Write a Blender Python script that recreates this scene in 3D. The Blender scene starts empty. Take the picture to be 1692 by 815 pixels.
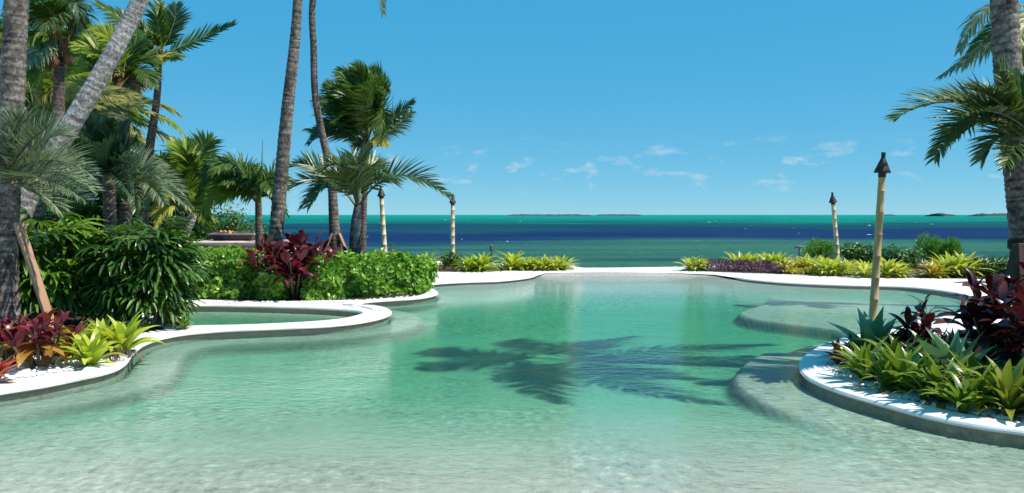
import bpy, bmesh, math, random
import numpy as np
from mathutils import Vector, Matrix, noise as mnoise
from mathutils.geometry import tessellate_polygon

random.seed(7)
RNG = np.random.default_rng(7)
S = bpy.context.scene
COL = S.collection
R = math.radians

# ------------------------------------------------------------------ camera
FPX, CX, CY, HOR = 1450.0, 846.0, 407.5, 355.0
CAMZ = 1.7
PITCH = math.atan((CY - HOR) / FPX)
cam_d = bpy.data.cameras.new('camera')
cam_d.sensor_width = 36.0
cam_d.lens = FPX / 1692.0 * 36.0
cam_d.clip_start = 0.1
cam_d.clip_end = 60000
cam = bpy.data.objects.new('camera', cam_d)
COL.objects.link(cam)
cam.location = (0, 0, CAMZ)
cam.rotation_euler = (math.pi / 2 - PITCH, 0, 0)
S.camera = cam

# ------------------------------------------------------------------ light
SUN_EL = 56.0
SUN_AZ = (0.97, -0.22)                 # horizontal direction towards the sun (x right, y away)
sun_rot = math.atan2(SUN_AZ[0], SUN_AZ[1])
w = bpy.data.worlds.new('World')
S.world = w
w.use_nodes = True
nt = w.node_tree
nt.nodes.clear()
N = nt.nodes.new
L = nt.links.new
out = N('ShaderNodeOutputWorld')
bg = N('ShaderNodeBackground')
bg.inputs['Strength'].default_value = 0.09
sky = N('ShaderNodeTexSky')
sky.sky_type = 'NISHITA'
sky.sun_disc = False
sky.sun_elevation = R(SUN_EL)
sky.sun_rotation = sun_rot
sky.altitude = 0
sky.air_density = 0.5
sky.dust_density = 0.0
sky.ozone_density = 4.0
tint = N('ShaderNodeMix'); tint.data_type = 'RGBA'; tint.blend_type = 'MULTIPLY'
tint.inputs['Factor'].default_value = 1.0
tint.inputs['B'].default_value = (0.50, 0.44, 0.22, 1)
L(sky.outputs[0], tint.inputs['A'])
azure = N('ShaderNodeMix'); azure.data_type = 'RGBA'; azure.blend_type = 'ADD'
azure.inputs['Factor'].default_value = 1.0
azure.inputs['B'].default_value = (0.06, 2.68, 5.5, 1)      # the even deep blue of clear tropical air
L(tint.outputs['Result'], azure.inputs['A'])
# small fair-weather clouds low above the sea, all round the horizon
tc = N('ShaderNodeTexCoord')
sep = N('ShaderNodeSeparateXYZ'); L(tc.outputs['Generated'], sep.inputs[0])
mp = N('ShaderNodeMapping'); mp.inputs['Scale'].default_value = (24, 24, 62); mp.inputs['Location'].default_value = (5.3, 2.9, 1.4)
L(tc.outputs['Generated'], mp.inputs['Vector'])
cn = N('ShaderNodeTexNoise'); cn.inputs['Scale'].default_value = 1.0; cn.inputs['Detail'].default_value = 7; cn.inputs['Roughness'].default_value = 0.58
L(mp.outputs[0], cn.inputs['Vector'])
cr = N('ShaderNodeValToRGB'); cr.color_ramp.elements[0].position = 0.56; cr.color_ramp.elements[1].position = 0.70
L(cn.outputs['Fac'], cr.inputs[0])
er = N('ShaderNodeValToRGB')
e = er.color_ramp.elements
e[0].position = 0.02; e[0].color = (0, 0, 0, 1)
e[1].position = 0.035; e[1].color = (1, 1, 1, 1)
x_ = e.new(0.06); x_.color = (1, 1, 1, 1)
x_ = e.new(0.09); x_.color = (0, 0, 0, 1)
L(sep.outputs['Z'], er.inputs[0])
cm = N('ShaderNodeMath'); cm.operation = 'MULTIPLY'; L(cr.outputs[0], cm.inputs[0]); L(er.outputs[0], cm.inputs[1])
cm2 = N('ShaderNodeMath'); cm2.operation = 'MULTIPLY'; cm2.inputs[1].default_value = 0.6; L(cm.outputs[0], cm2.inputs[0])
cmix = N('ShaderNodeMix'); cmix.data_type = 'RGBA'
cmix.inputs['B'].default_value = (5.6, 6.6, 7.4, 1)
L(cm2.outputs[0], cmix.inputs['Factor']); L(azure.outputs['Result'], cmix.inputs['A'])
L(cmix.outputs['Result'], bg.inputs['Color'])
L(bg.outputs[0], out.inputs['Surface'])

sd = bpy.data.lights.new('sun', 'SUN')
sd.energy = 5.0
sd.angle = R(0.5)
sd.color = (1.0, 0.955, 0.88)
so = bpy.data.objects.new('sun', sd)
COL.objects.link(so)
ce = math.cos(R(SUN_EL))
hl = math.hypot(*SUN_AZ)
TO_SUN = Vector((SUN_AZ[0] / hl * ce, SUN_AZ[1] / hl * ce, math.sin(R(SUN_EL))))
so.rotation_euler = TO_SUN.to_track_quat('Z', 'Y').to_euler()
so.location = (20, 5, 30)

vs = S.view_settings
vs.view_transform = 'Standard'
vs.look = 'None'
vs.exposure = 0.33
vs.gamma = 1
vs.use_curve_mapping = False
S.cycles.max_bounces = 8
S.cycles.transparent_max_bounces = 16
S.cycles.use_denoising = True

# ------------------------------------------------------------------ helpers
cp, sp = math.cos(PITCH), math.sin(PITCH)
def ray(px, py):
    a = (px - CX) / FPX
    b = (CY - py) / FPX
    return Vector((a, cp + b * sp, -sp + b * cp))
def G(px, py, z=0.0):
    d = ray(px, py)
    t = (z - CAMZ) / d.z
    return Vector((d.x * t, d.y * t, z))
def P(px, py, Y):
    d = ray(px, py)
    t = Y / d.y
    return Vector((d.x * t, Y, CAMZ + d.z * t))

def mk(name, verts, faces, mat, parent=None, loc=None, smooth=False, uv=None, mats=None, midx=None):
    """ONE mesh object. verts are world coordinates; stored relative to parent.location or loc."""
    v = np.asarray(verts, dtype=np.float64)
    o0 = Vector((0, 0, 0))
    if parent is not None:
        o0 = parent['_o'] if False else Vector(WORLD.get(parent.name, parent.location))
    elif loc is not None:
        o0 = Vector(loc)
    v = v - np.array(o0)
    me = bpy.data.meshes.new(name)
    me.from_pydata(v.tolist(), [], faces)
    if mats:
        for m in mats: me.materials.append(m)
        me.polygons.foreach_set('material_index', midx)
    elif mat is not None:
        me.materials.append(mat)
    if smooth:
        me.polygons.foreach_set('use_smooth', [True] * len(me.polygons))
    if uv is not None:
        ul = me.uv_layers.new(name='UVMap')
        li = np.empty(len(me.loops), dtype=np.int32)
        me.loops.foreach_get('vertex_index', li)
        ul.data.foreach_set('uv', np.asarray(uv, dtype=np.float32)[li].ravel())
    me.update()
    o = bpy.data.objects.new(name, me)
    COL.objects.link(o)
    if parent is not None:
        o.parent = parent
        WORLD[o.name] = o0
    elif loc is not None:
        o.location = loc
        WORLD[o.name] = Vector(loc)
    return o
WORLD = {}
def tag(o, label, cat, group=None):
    o['label'] = label
    o['category'] = cat
    if group: o['group'] = group
    return o
def thing(name, loc, label, cat, group=None):
    o = bpy.data.objects.new(name, None)
    COL.objects.link(o)
    o.location = loc
    o.empty_display_size = 0.2
    WORLD[o.name] = Vector(loc)
    return tag(o, label, cat, group)
def struct(o, kind='structure'):
    o['kind'] = kind
    return o

def catmull(pts, per=8, closed=False):
    pts = [Vector(p) for p in pts]
    n = len(pts)
    res = []
    rng = range(n) if closed else range(n - 1)
    for i in rng:
        if closed:
            p0, p1, p2, p3 = pts[(i - 1) % n], pts[i], pts[(i + 1) % n], pts[(i + 2) % n]
        else:
            p1, p2 = pts[i], pts[i + 1]
            p0 = pts[i - 1] if i > 0 else p1 * 2 - p2
            p3 = pts[i + 2] if i + 2 < n else p2 * 2 - p1
        for k in range(per):
            t = k / per
            res.append(0.5 * ((2 * p1) + (p2 - p0) * t + (2 * p0 - 5 * p1 + 4 * p2 - p3) * t * t + (3 * p1 - p0 - 3 * p2 + p3) * t ** 3))
    if not closed: res.append(pts[-1])
    return res

class MB:
    def __init__(s): s.v = []; s.f = []; s.uv = []
    def add(s, vs, fs):
        b = len(s.v)
        s.v.extend(vs)
        s.f.extend([tuple(i + b for i in f) for f in fs])
    def box(s, c, size, rot=None):
        hx, hy, hz = size[0] / 2, size[1] / 2, size[2] / 2
        vs = [Vector((x, y, z)) for x in (-hx, hx) for y in (-hy, hy) for z in (-hz, hz)]
        if rot is not None: vs = [rot @ q for q in vs]
        vs = [q + Vector(c) for q in vs]
        s.add(vs, [(0, 1, 3, 2), (4, 6, 7, 5), (0, 4, 5, 1), (2, 3, 7, 6), (0, 2, 6, 4), (1, 5, 7, 3)])
    def tube(s, pts, radii, sides=10, cap=True):
        pts = [Vector(p) for p in pts]
        b = len(s.v)
        n = len(pts)
        ref = Vector((0.31, 0.95, 0.05)).normalized()
        for i, p in enumerate(pts):
            t = (pts[min(i + 1, n - 1)] - pts[max(i - 1, 0)]).normalized()
            a = ref.cross(t)
            if a.length < 1e-4: a = Vector((1, 0, 0)).cross(t)
            a.normalize()
            bb = t.cross(a)
            r = radii[i] if hasattr(radii, '__len__') else radii
            for k in range(sides):
                an = 2 * math.pi * k / sides
                s.v.append(p + (a * math.cos(an) + bb * math.sin(an)) * r)
        for i in range(n - 1):
            for k in range(sides):
                k2 = (k + 1) % sides
                s.f.append((b + i * sides + k, b + i * sides + k2, b + (i + 1) * sides + k2, b + (i + 1) * sides + k))
        if cap:
            s.f.append(tuple(b + k for k in range(sides))[::-1])
            s.f.append(tuple(b + (n - 1) * sides + k for k in range(sides)))
    def build(s, name, mat, parent=None, loc=None, smooth=False):
        return mk(name, [tuple(q) for q in s.v], s.f, mat, parent, loc, smooth)

# ------------------------------------------------------------------ materials
def newmat(name):
    m = bpy.data.materials.new(name)
    m.use_nodes = True
    t = m.node_tree
    t.nodes.clear()
    return m, t, t.nodes.new, t.links.new

def ramp(N, stops):
    r = N('ShaderNodeValToRGB')
    el = r.color_ramp.elements
    while len(el) > 1: el.remove(el[-1])
    el[0].position = stops[0][0]; el[0].color = (*stops[0][1], 1)
    for p, c in stops[1:]:
        q = el.new(p); q.color = (*c, 1)
    return r

def mat_basic(name, c1, c2, scale=6, rough=0.7, bump=0.2, bscale=None, detail=6, spec=0.4, coord='Object', stretch=(1, 1, 1)):
    m, t, N, L = newmat(name)
    o = N('ShaderNodeOutputMaterial'); b = N('ShaderNodeBsdfPrincipled')
    tc = N('ShaderNodeTexCoord'); mp = N('ShaderNodeMapping'); mp.inputs['Scale'].default_value = stretch
    L(tc.outputs[coord], mp.inputs['Vector'])
    n = N('ShaderNodeTexNoise'); n.inputs['Scale'].default_value = scale; n.inputs['Detail'].default_value = detail
    L(mp.outputs[0], n.inputs['Vector'])
    r = ramp(N, [(0.3, c1), (0.7, c2)]); L(n.outputs['Fac'], r.inputs[0]); L(r.outputs[0], b.inputs['Base Color'])
    b.inputs['Roughness'].default_value = rough
    b.inputs['Specular IOR Level'].default_value = spec
    if bump:
        n2 = N('ShaderNodeTexNoise'); n2.inputs['Scale'].default_value = bscale or scale * 4; n2.inputs['Detail'].default_value = 5
        L(mp.outputs[0], n2.inputs['Vector'])
        bp = N('ShaderNodeBump'); bp.inputs['Strength'].default_value = bump; bp.inputs['Distance'].default_value = 0.02
        L(n2.outputs['Fac'], bp.inputs['Height']); L(bp.outputs[0], b.inputs['Normal'])
    L(b.outputs[0], o.inputs['Surface'])
    return m

def mat_leaf(name, cols, trans=0.3, rough=0.42, spec=0.4, objmix=0.4, noise=0.25, tcol=None):
    """cols: list of colours spread by random per leaf; translucent share lets sun through."""
    m, t, N, L = newmat(name)
    o = N('ShaderNodeOutputMaterial'); b = N('ShaderNodeBsdfPrincipled'); tr = N('ShaderNodeBsdfTranslucent'); mx = N('ShaderNodeMixShader')
    g = N('ShaderNodeNewGeometry'); oi = N('ShaderNodeObjectInfo'); tc = N('ShaderNodeTexCoord')
    nz = N('ShaderNodeTexNoise'); nz.inputs['Scale'].default_value = 5.0; nz.inputs['Detail'].default_value = 3
    L(tc.outputs['Object'], nz.inputs['Vector'])
    mr = N('ShaderNodeMix'); mr.data_type = 'FLOAT'; mr.inputs['Factor'].default_value = objmix
    L(g.outputs['Random Per Island'], mr.inputs['A']); L(oi.outputs['Random'], mr.inputs['B'])
    m2 = N('ShaderNodeMix'); m2.data_type = 'FLOAT'; m2.inputs['Factor'].default_value = noise
    L(mr.outputs['Result'], m2.inputs['A']); L(nz.outputs['Fac'], m2.inputs['B'])
    k = len(cols)
    r = ramp(N, [((0.08 + 0.84 * i / max(1, k - 1)), c) for i, c in enumerate(cols)])
    L(m2.outputs['Result'], r.inputs[0])
    L(r.outputs[0], b.inputs['Base Color'])
    tm = N('ShaderNodeMix'); tm.data_type = 'RGBA'; tm.blend_type = 'MULTIPLY'; tm.inputs['Factor'].default_value = 1
    tm.inputs['B'].default_value = (*(tcol or (1.3, 1.35, 0.6)), 1)
    L(r.outputs[0], tm.inputs['A']); L(tm.outputs['Result'], tr.inputs['Color'])
    b.inputs['Roughness'].default_value = rough
    b.inputs['Specular IOR Level'].default_value = spec
    mx.inputs[0].default_value = trans
    L(b.outputs[0], mx.inputs[1]); L(tr.outputs[0], mx.inputs[2]); L(mx.outputs[0], o.inputs['Surface'])
    return m

def mat_trunk(name, light, dark, rings=1.0, ringmix=0.5):
    m, t, N, L = newmat(name)
    o = N('ShaderNodeOutputMaterial'); b = N('ShaderNodeBsdfPrincipled')
    uv = N('ShaderNodeUVMap'); uv.uv_map = 'UVMap'
    mp = N('ShaderNodeMapping'); mp.inputs['Scale'].default_value = (1.6, rings, 1); L(uv.outputs[0], mp.inputs['Vector'])
    n = N('ShaderNodeTexNoise'); n.inputs['Scale'].default_value = 1.0; n.inputs['Detail'].default_value = 5; n.inputs['Roughness'].default_value = 0.65
    L(mp.outputs[0], n.inputs['Vector'])
    tc = N('ShaderNodeTexCoord')
    n2 = N('ShaderNodeTexNoise'); n2.inputs['Scale'].default_value = 1.6; n2.inputs['Detail'].default_value = 7; L(tc.outputs['Object'], n2.inputs['Vector'])
    n3 = N('ShaderNodeTexNoise'); n3.inputs['Scale'].default_value = 24; n3.inputs['Detail'].default_value = 4; L(tc.outputs['Object'], n3.inputs['Vector'])
    r = ramp(N, [(0.34, dark), (0.46, tuple(0.55 * a + 0.45 * c for a, c in zip(light, dark))), (0.58, light), (0.8, tuple(min(1, 1.25 * a) for a in light))])
    L(n.outputs['Fac'], r.inputs[0])
    mx = N('ShaderNodeMix'); mx.data_type = 'RGBA'; mx.blend_type = 'MULTIPLY'; mx.inputs['Factor'].default_value = 0.75
    r2 = ramp(N, [(0.35, (0.5, 0.48, 0.46)), (0.6, (1, 1, 1))]); L(n2.outputs['Fac'], r2.inputs[0])
    L(r.outputs[0], mx.inputs['A']); L(r2.outputs[0], mx.inputs['B']); 
    mx2 = N('ShaderNodeMix'); mx2.data_type = 'RGBA'; mx2.blend_type = 'MULTIPLY'; mx2.inputs['Factor'].default_value = 0.75
    r3 = ramp(N, [(0.34, (0.35, 0.34, 0.33)), (0.5, (0.9, 0.9, 0.9)), (0.66, (1.5, 1.5, 1.5))]); L(n3.outputs['Fac'], r3.inputs[0])
    L(mx.outputs['Result'], mx2.inputs['A']); L(r3.outputs[0], mx2.inputs['B'])
    sx = N('ShaderNodeSeparateXYZ'); L(uv.outputs[0], sx.inputs[0])
    na = N('ShaderNodeMath'); na.operation = 'MULTIPLY_ADD'; na.inputs[1].default_value = 0.55; L(n3.outputs['Fac'], na.inputs[0]); L(sx.outputs['Y'], na.inputs[2])
    nf_ = N('ShaderNodeMath'); nf_.operation = 'FRACT'; L(na.outputs[0], nf_.inputs[0])
    r4 = ramp(N, [(0.0, (0.28, 0.26, 0.25)), (0.16, (0.34, 0.32, 0.31)), (0.30, (1.05, 1.05, 1.05)), (0.75, (0.95, 0.95, 0.95)), (1.0, (0.45, 0.43, 0.42))]); L(nf_.outputs[0], r4.inputs[0])
    mx3 = N('ShaderNodeMix'); mx3.data_type = 'RGBA'; mx3.blend_type = 'MULTIPLY'; mx3.inputs['Factor'].default_value = ringmix
    L(mx2.outputs['Result'], mx3.inputs['A']); L(r4.outputs[0], mx3.inputs['B'])
    L(mx3.outputs['Result'], b.inputs['Base Color'])
    b.inputs['Roughness'].default_value = 0.85; b.inputs['Specular IOR Level'].default_value = 0.25
    bp = N('ShaderNodeBump'); bp.inputs['Strength'].default_value = 0.8; bp.inputs['Distance'].default_value = 0.02
    L(n.outputs['Fac'], bp.inputs['Height']); L(bp.outputs[0], b.inputs['Normal'])
    L(b.outputs[0], o.inputs['Surface'])
    return m

M = {}
M['coconut'] = mat_leaf('coconut_frond', [(0.028, 0.075, 0.01), (0.065, 0.135, 0.017), (0.13, 0.19, 0.025)], trans=0.36)
M['limefrond'] = mat_leaf('lime_frond', [(0.08, 0.16, 0.015), (0.22, 0.31, 0.025), (0.40, 0.40, 0.04)], trans=0.42)
M['gold'] = mat_leaf('golden_frond', [(0.16, 0.19, 0.04), (0.32, 0.31, 0.08), (0.50, 0.42, 0.14)], trans=0.4)
M['yellow'] = mat_leaf('yellow_frond', [(0.34, 0.36, 0.05), (0.46, 0.44, 0.07), (0.55, 0.42, 0.09)], trans=0.35)
M['silver'] = mat_leaf('silver_frond', [(0.07, 0.11, 0.05), (0.18, 0.23, 0.125), (0.38, 0.42, 0.27)], trans=0.26, rough=0.35, spec=0.6, tcol=(1.1, 1.2, 0.8))
M['bluegreen'] = mat_leaf('bluegreen_frond', [(0.022, 0.06, 0.028), (0.05, 0.11, 0.05), (0.11, 0.18, 0.09)], trans=0.2, rough=0.35, tcol=(1.1, 1.2, 0.8))
M['olive'] = mat_leaf('olive_frond', [(0.03, 0.06, 0.016), (0.075, 0.125, 0.03), (0.18, 0.23, 0.07)], trans=0.22, rough=0.36, spec=0.55, tcol=(1.2, 1.25, 0.6))
M['dry'] = mat_leaf('dry_frond', [(0.10, 0.05, 0.02), (0.22, 0.13, 0.06), (0.34, 0.22, 0.10)], trans=0.15)
M['rachis'] = mat_basic('frond_stalk', (0.16, 0.18, 0.04), (0.30, 0.27, 0.08), 3, 0.5, 0)
M['rachis_dark'] = mat_basic('dark_stalk', (0.05, 0.07, 0.03), (0.10, 0.11, 0.05), 3, 0.5, 0)
M['rhapis'] = mat_leaf('fan_palm_leaf', [(0.02, 0.07, 0.01), (0.06, 0.15, 0.02), (0.14, 0.27, 0.03), (0.25, 0.36, 0.05)], trans=0.32, rough=0.35, spec=0.5, objmix=0.65)
M['hedge'] = mat_leaf('hedge_leaf', [(0.035, 0.12, 0.014), (0.12, 0.28, 0.03), (0.24, 0.43, 0.05), (0.36, 0.54, 0.09)], trans=0.38, rough=0.35, objmix=0.0)
M['shrub'] = mat_leaf('shrub_leaf', [(0.025, 0.08, 0.016), (0.06, 0.15, 0.03), (0.14, 0.25, 0.06)], trans=0.25, objmix=0.0)
M['feather'] = mat_leaf('feathery_leaf', [(0.05, 0.16, 0.025), (0.10, 0.26, 0.04), (0.17, 0.34, 0.06)], trans=0.35, objmix=0.0)
M['brom'] = mat_leaf('yellow_bromeliad', [(0.20, 0.31, 0.025), (0.42, 0.49, 0.045), (0.60, 0.60, 0.11)], trans=0.32, rough=0.35, objmix=0.55)
M['bromfar'] = mat_leaf('pale_bromeliad', [(0.27, 0.34, 0.04), (0.52, 0.54, 0.09), (0.70, 0.67, 0.22)], trans=0.3, rough=0.4, objmix=0.25)
M['bromorange'] = mat_leaf('amber_bromeliad', [(0.30, 0.28, 0.04), (0.50, 0.40, 0.06), (0.55, 0.28, 0.08)], trans=0.3, rough=0.4, objmix=0.25)
M['bromgreen'] = mat_leaf('green_bromeliad', [(0.06, 0.13, 0.014), (0.14, 0.22, 0.024), (0.28, 0.33, 0.05)], trans=0.3, rough=0.3, spec=0.55, objmix=0.55)
M['bromred'] = mat_leaf('red_bromeliad', [(0.28, 0.02, 0.015), (0.45, 0.05, 0.02), (0.30, 0.16, 0.03)], trans=0.25, rough=0.35, objmix=0.55, tcol=(1.3, 0.8, 0.5))
M['bromtip'] = mat_leaf('red_tipped_bromeliad', [(0.09, 0.16, 0.015), (0.22, 0.26, 0.03), (0.40, 0.10, 0.02)], trans=0.3, rough=0.3, objmix=0.55)
M['agave'] = mat_leaf('agave_leaf', [(0.09, 0.21, 0.10), (0.15, 0.29, 0.15), (0.24, 0.39, 0.22)], trans=0.15, rough=0.4, objmix=0.7, tcol=(1.1, 1.2, 0.7))
M['ti'] = mat_leaf('burgundy_leaf', [(0.022, 0.006, 0.008), (0.07, 0.010, 0.016), (0.16, 0.018, 0.028), (0.24, 0.05, 0.05)], trans=0.14, rough=0.3, spec=0.55, objmix=0.8, tcol=(1.6, 0.5, 0.6))
M['tidark'] = mat_leaf('dark_burgundy_leaf', [(0.010, 0.004, 0.006), (0.030, 0.006, 0.010), (0.085, 0.012, 0.018), (0.13, 0.05, 0.03)], trans=0.14, rough=0.28, spec=0.6, objmix=0.8, tcol=(1.6, 0.5, 0.6))
M['croton'] = mat_leaf('croton_leaf', [(0.07, 0.006, 0.018), (0.14, 0.014, 0.035), (0.20, 0.03, 0.04), (0.30, 0.13, 0.03)], trans=0.3, rough=0.32, objmix=0.75, noise=0.3, tcol=(1.4, 0.8, 0.5))
M['crotonlow'] = mat_leaf('amber_croton_leaf', [(0.20, 0.035, 0.02), (0.34, 0.15, 0.03), (0.40, 0.32, 0.06)], trans=0.3, rough=0.32, objmix=0.6, noise=0.4, tcol=(1.4, 1.0, 0.4))
M['understory'] = mat_leaf('understory_leaf', [(0.012, 0.03, 0.008), (0.03, 0.065, 0.014), (0.07, 0.10, 0.025)], trans=0.2, objmix=0.0)  # very dark green; the shade at the plants' feet is put into it
M['purple'] = mat_leaf('purple_groundcover', [(0.06, 0.02, 0.045), (0.13, 0.05, 0.09), (0.24, 0.13, 0.17)], trans=0.2, objmix=0.0, tcol=(1.2, 0.8, 1.0))
M['stem'] = mat_basic('plant_stem', (0.09, 0.06, 0.035), (0.16, 0.12, 0.07), 12, 0.8, 0.2)
M['trunk'] = mat_trunk('palm_bark', (0.27, 0.228, 0.20), (0.04, 0.03, 0.026), 0.9)
M['trunk_pale'] = mat_trunk('pale_palm_bark', (0.60, 0.54, 0.51), (0.30, 0.205, 0.19), 1.2, 0.42)
M['trunk_brown'] = mat_trunk('brown_palm_bark', (0.23, 0.175, 0.15), (0.07, 0.062, 0.055), 1.1, 0.5)
M['trunk_blue'] = mat_trunk('bluish_palm_bark', (0.17, 0.18, 0.20), (0.05, 0.052, 0.06), 0.9, 0.3)
M['fibre'] = mat_basic('palm_fibre', (0.06, 0.03, 0.015), (0.20, 0.11, 0.05), 14, 0.95, 0.6, stretch=(1, 1, 0.25))
M['plank'] = mat_basic('prop_timber', (0.30, 0.155, 0.085), (0.43, 0.25, 0.15), 5, 0.75, 0.25, stretch=(1, 1, 0.12))
M['plankshade'] = mat_basic('shaded_timber', (0.035, 0.022, 0.016), (0.09, 0.055, 0.04), 5, 0.8, 0.25, stretch=(1, 1, 0.12))  # shaded side of the props, put into a darker timber colour
M['bamboo'] = mat_basic('bamboo_pole', (0.42, 0.265, 0.105), (0.57, 0.40, 0.19), 4, 0.5, 0.12, stretch=(6, 6, 0.4))
M['bamboopale'] = mat_basic('pale_bamboo_pole', (0.55, 0.44, 0.26), (0.68, 0.58, 0.38), 4, 0.5, 0.12, stretch=(6, 6, 0.4))
M['torchmetal'] = mat_basic('torch_metal', (0.010, 0.009, 0.010), (0.04, 0.022, 0.018), 20, 0.5, 0.2)
M['mulch'] = mat_basic('bark_mulch', (0.018, 0.012, 0.008), (0.07, 0.042, 0.028), 26, 0.95, 1.0, 60)
M['coping'] = mat_basic('limestone_coping', (0.70, 0.665, 0.62), (0.80, 0.775, 0.74), 5, 0.7, 0.15, 60)
M['waterline'] = mat_basic('waterline_plaster', (0.42, 0.32, 0.28), (0.55, 0.45, 0.41), 8, 0.6, 0.1)  # pinkish wall band; shade under the coping lip is put into its colour
M['gravel'] = mat_basic('white_coral_gravel', (0.60, 0.57, 0.54), (0.84, 0.815, 0.78), 22, 0.9, 0.7, 45)
M['pebble'] = mat_basic('white_pebble', (0.62, 0.60, 0.57), (0.85, 0.83, 0.80), 3, 0.8, 0.1)
M['wallstone'] = mat_basic('pink_stone_wall', (0.42, 0.33, 0.30), (0.58, 0.49, 0.45), 7, 0.8, 0.3)
M['slab'] = mat_basic('pink_slab', (0.60, 0.47, 0.45), (0.74, 0.62, 0.60), 5, 0.7, 0.15)
M['bowl'] = mat_basic('dark_bowl', (0.045, 0.03, 0.03), (0.09, 0.06, 0.06), 9, 0.6, 0.2)
M['bowlrim'] = mat_basic('bowl_rim', (0.42, 0.40, 0.39), (0.55, 0.53, 0.52), 8, 0.6, 0.1)
M['lava'] = mat_basic('lava_rock', (0.05, 0.04, 0.038), (0.16, 0.13, 0.12), 10, 0.95, 0.5)
M['seawall'] = mat_basic('limestone_seawall', (0.25, 0.23, 0.20), (0.50, 0.47, 0.42), 3, 0.9, 0.6)
M['rock'] = mat_basic('shore_rock', (0.32, 0.30, 0.27), (0.58, 0.56, 0.52), 5, 0.9, 0.6)
M['island'] = mat_basic('mangrove', (0.02, 0.05, 0.045), (0.035, 0.075, 0.06), 0.05, 0.95, 0)  # distance haze is put into this dark bluish green
M['lawn'] = mat_basic('lawn', (0.06, 0.09, 0.02), (0.12, 0.14, 0.04), 10, 0.95, 0.7, 60)
M['lamp'] = mat_basic('path_light_metal', (0.07, 0.06, 0.055), (0.14, 0.12, 0.11), 9, 0.5, 0.1)
M['strap'] = mat_basic('burlap_strap', (0.02, 0.015, 0.012), (0.05, 0.04, 0.03), 30, 0.95, 0.4)
m, t, N, L = newmat('flame')
o_ = N('ShaderNodeOutputMaterial'); em = N('ShaderNodeEmission'); em.inputs['Color'].default_value = (1.0, 0.28, 0.06, 1); em.inputs['Strength'].default_value = 1.6
L(em.outputs[0], o_.inputs['Surface']); M['flame'] = m

# pool plaster: sandy finish; patchy speckle paints in the light and dark of ripples
m, t, N, L = newmat('pool_plaster')
o_ = N('ShaderNodeOutputMaterial'); b = N('ShaderNodeBsdfPrincipled'); tc = N('ShaderNodeTexCoord')
n1 = N('ShaderNodeTexNoise'); n1.inputs['Scale'].default_value = 0.55; n1.inputs['Detail'].default_value = 4; L(tc.outputs['Object'], n1.inputs['Vector'])
mpf = N('ShaderNodeMapping'); mpf.inputs['Scale'].default_value = (1, 0.6, 1); L(tc.outputs['Object'], mpf.inputs['Vector'])
n2 = N('ShaderNodeTexNoise'); n2.inputs['Scale'].default_value = 12; n2.inputs['Detail'].default_value = 8; n2.inputs['Roughness'].default_value = 0.75; L(mpf.outputs[0], n2.inputs['Vector'])
r1 = ramp(N, [(0.3, (0.375, 0.33, 0.295)), (0.7, (0.43, 0.38, 0.34))]); L(n1.outputs['Fac'], r1.inputs[0])
r2 = ramp(N, [(0.38, (0.55, 0.57, 0.58)), (0.47, (0.92, 0.92, 0.92)), (0.55, (1.0, 1.0, 1.0)), (0.64, (1.45, 1.45, 1.42))]); L(n2.outputs['Fac'], r2.inputs[0])
mx = N('ShaderNodeMix'); mx.data_type = 'RGBA'; mx.blend_type = 'MULTIPLY'; mx.inputs['Factor'].default_value = 1
n4 = N('ShaderNodeTexNoise'); n4.inputs['Scale'].default_value = 0.45; n4.inputs['Detail'].default_value = 2; L(tc.outputs['Object'], n4.inputs['Vector'])
r5 = ramp(N, [(0.42, (0.25, 0.25, 0.25)), (0.6, (1, 1, 1))]); L(n4.outputs['Fac'], r5.inputs[0]); L(r5.outputs[0], mx.inputs['Factor'])
L(r1.outputs[0], mx.inputs['A']); L(r2.outputs[0], mx.inputs['B'])
ta = N('ShaderNodeAttribute'); ta.attribute_name = 'edge_band'
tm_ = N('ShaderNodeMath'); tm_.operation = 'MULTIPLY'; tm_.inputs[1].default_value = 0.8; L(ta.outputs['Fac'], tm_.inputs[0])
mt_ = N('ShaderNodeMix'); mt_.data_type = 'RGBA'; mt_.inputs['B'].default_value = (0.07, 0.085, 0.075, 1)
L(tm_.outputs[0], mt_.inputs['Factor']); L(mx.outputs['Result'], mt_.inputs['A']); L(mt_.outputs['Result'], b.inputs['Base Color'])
b.inputs['Roughness'].default_value = 0.9; b.inputs['Specular IOR Level'].default_value = 0.1
L(b.outputs[0], o_.inputs['Surface']); M['plaster'] = m

# pool water: clear, fresnel mirror over transparency, absorbing volume
m, t, N, L = newmat('pool_water')
o_ = N('ShaderNodeOutputMaterial'); gl = N('ShaderNodeBsdfGlossy'); tr = N('ShaderNodeBsdfTransparent'); fr = N('ShaderNodeFresnel'); mxs = N('ShaderNodeMixShader')
tc = N('ShaderNodeTexCoord')
mp1 = N('ShaderNodeMapping'); mp1.inputs['Scale'].default_value = (1.0, 1.5, 1); L(tc.outputs['Object'], mp1.inputs['Vector'])
w1 = N('ShaderNodeTexNoise'); w1.inputs['Scale'].default_value = 9.0; w1.inputs['Detail'].default_value = 4; w1.inputs['Roughness'].default_value = 0.6; L(mp1.outputs[0], w1.inputs['Vector'])
w2 = N('ShaderNodeTexNoise'); w2.inputs['Scale'].default_value = 1.1; w2.inputs['Detail'].default_value = 2; L(mp1.outputs[0], w2.inputs['Vector'])
ws = N('ShaderNodeMath'); ws.operation = 'MULTIPLY_ADD'; ws.inputs[1].default_value = 1.6
L(w2.outputs['Fac'], ws.inputs[0]); L(w1.outputs['Fac'], ws.inputs[2])
bp = N('ShaderNodeBump'); bp.inputs['Strength'].default_value = 0.8; bp.inputs['Distance'].default_value = 0.03
L(ws.outputs[0], bp.inputs['Height'])
fr.inputs['IOR'].default_value = 1.105
gl.inputs['Roughness'].default_value = 0.03
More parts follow.
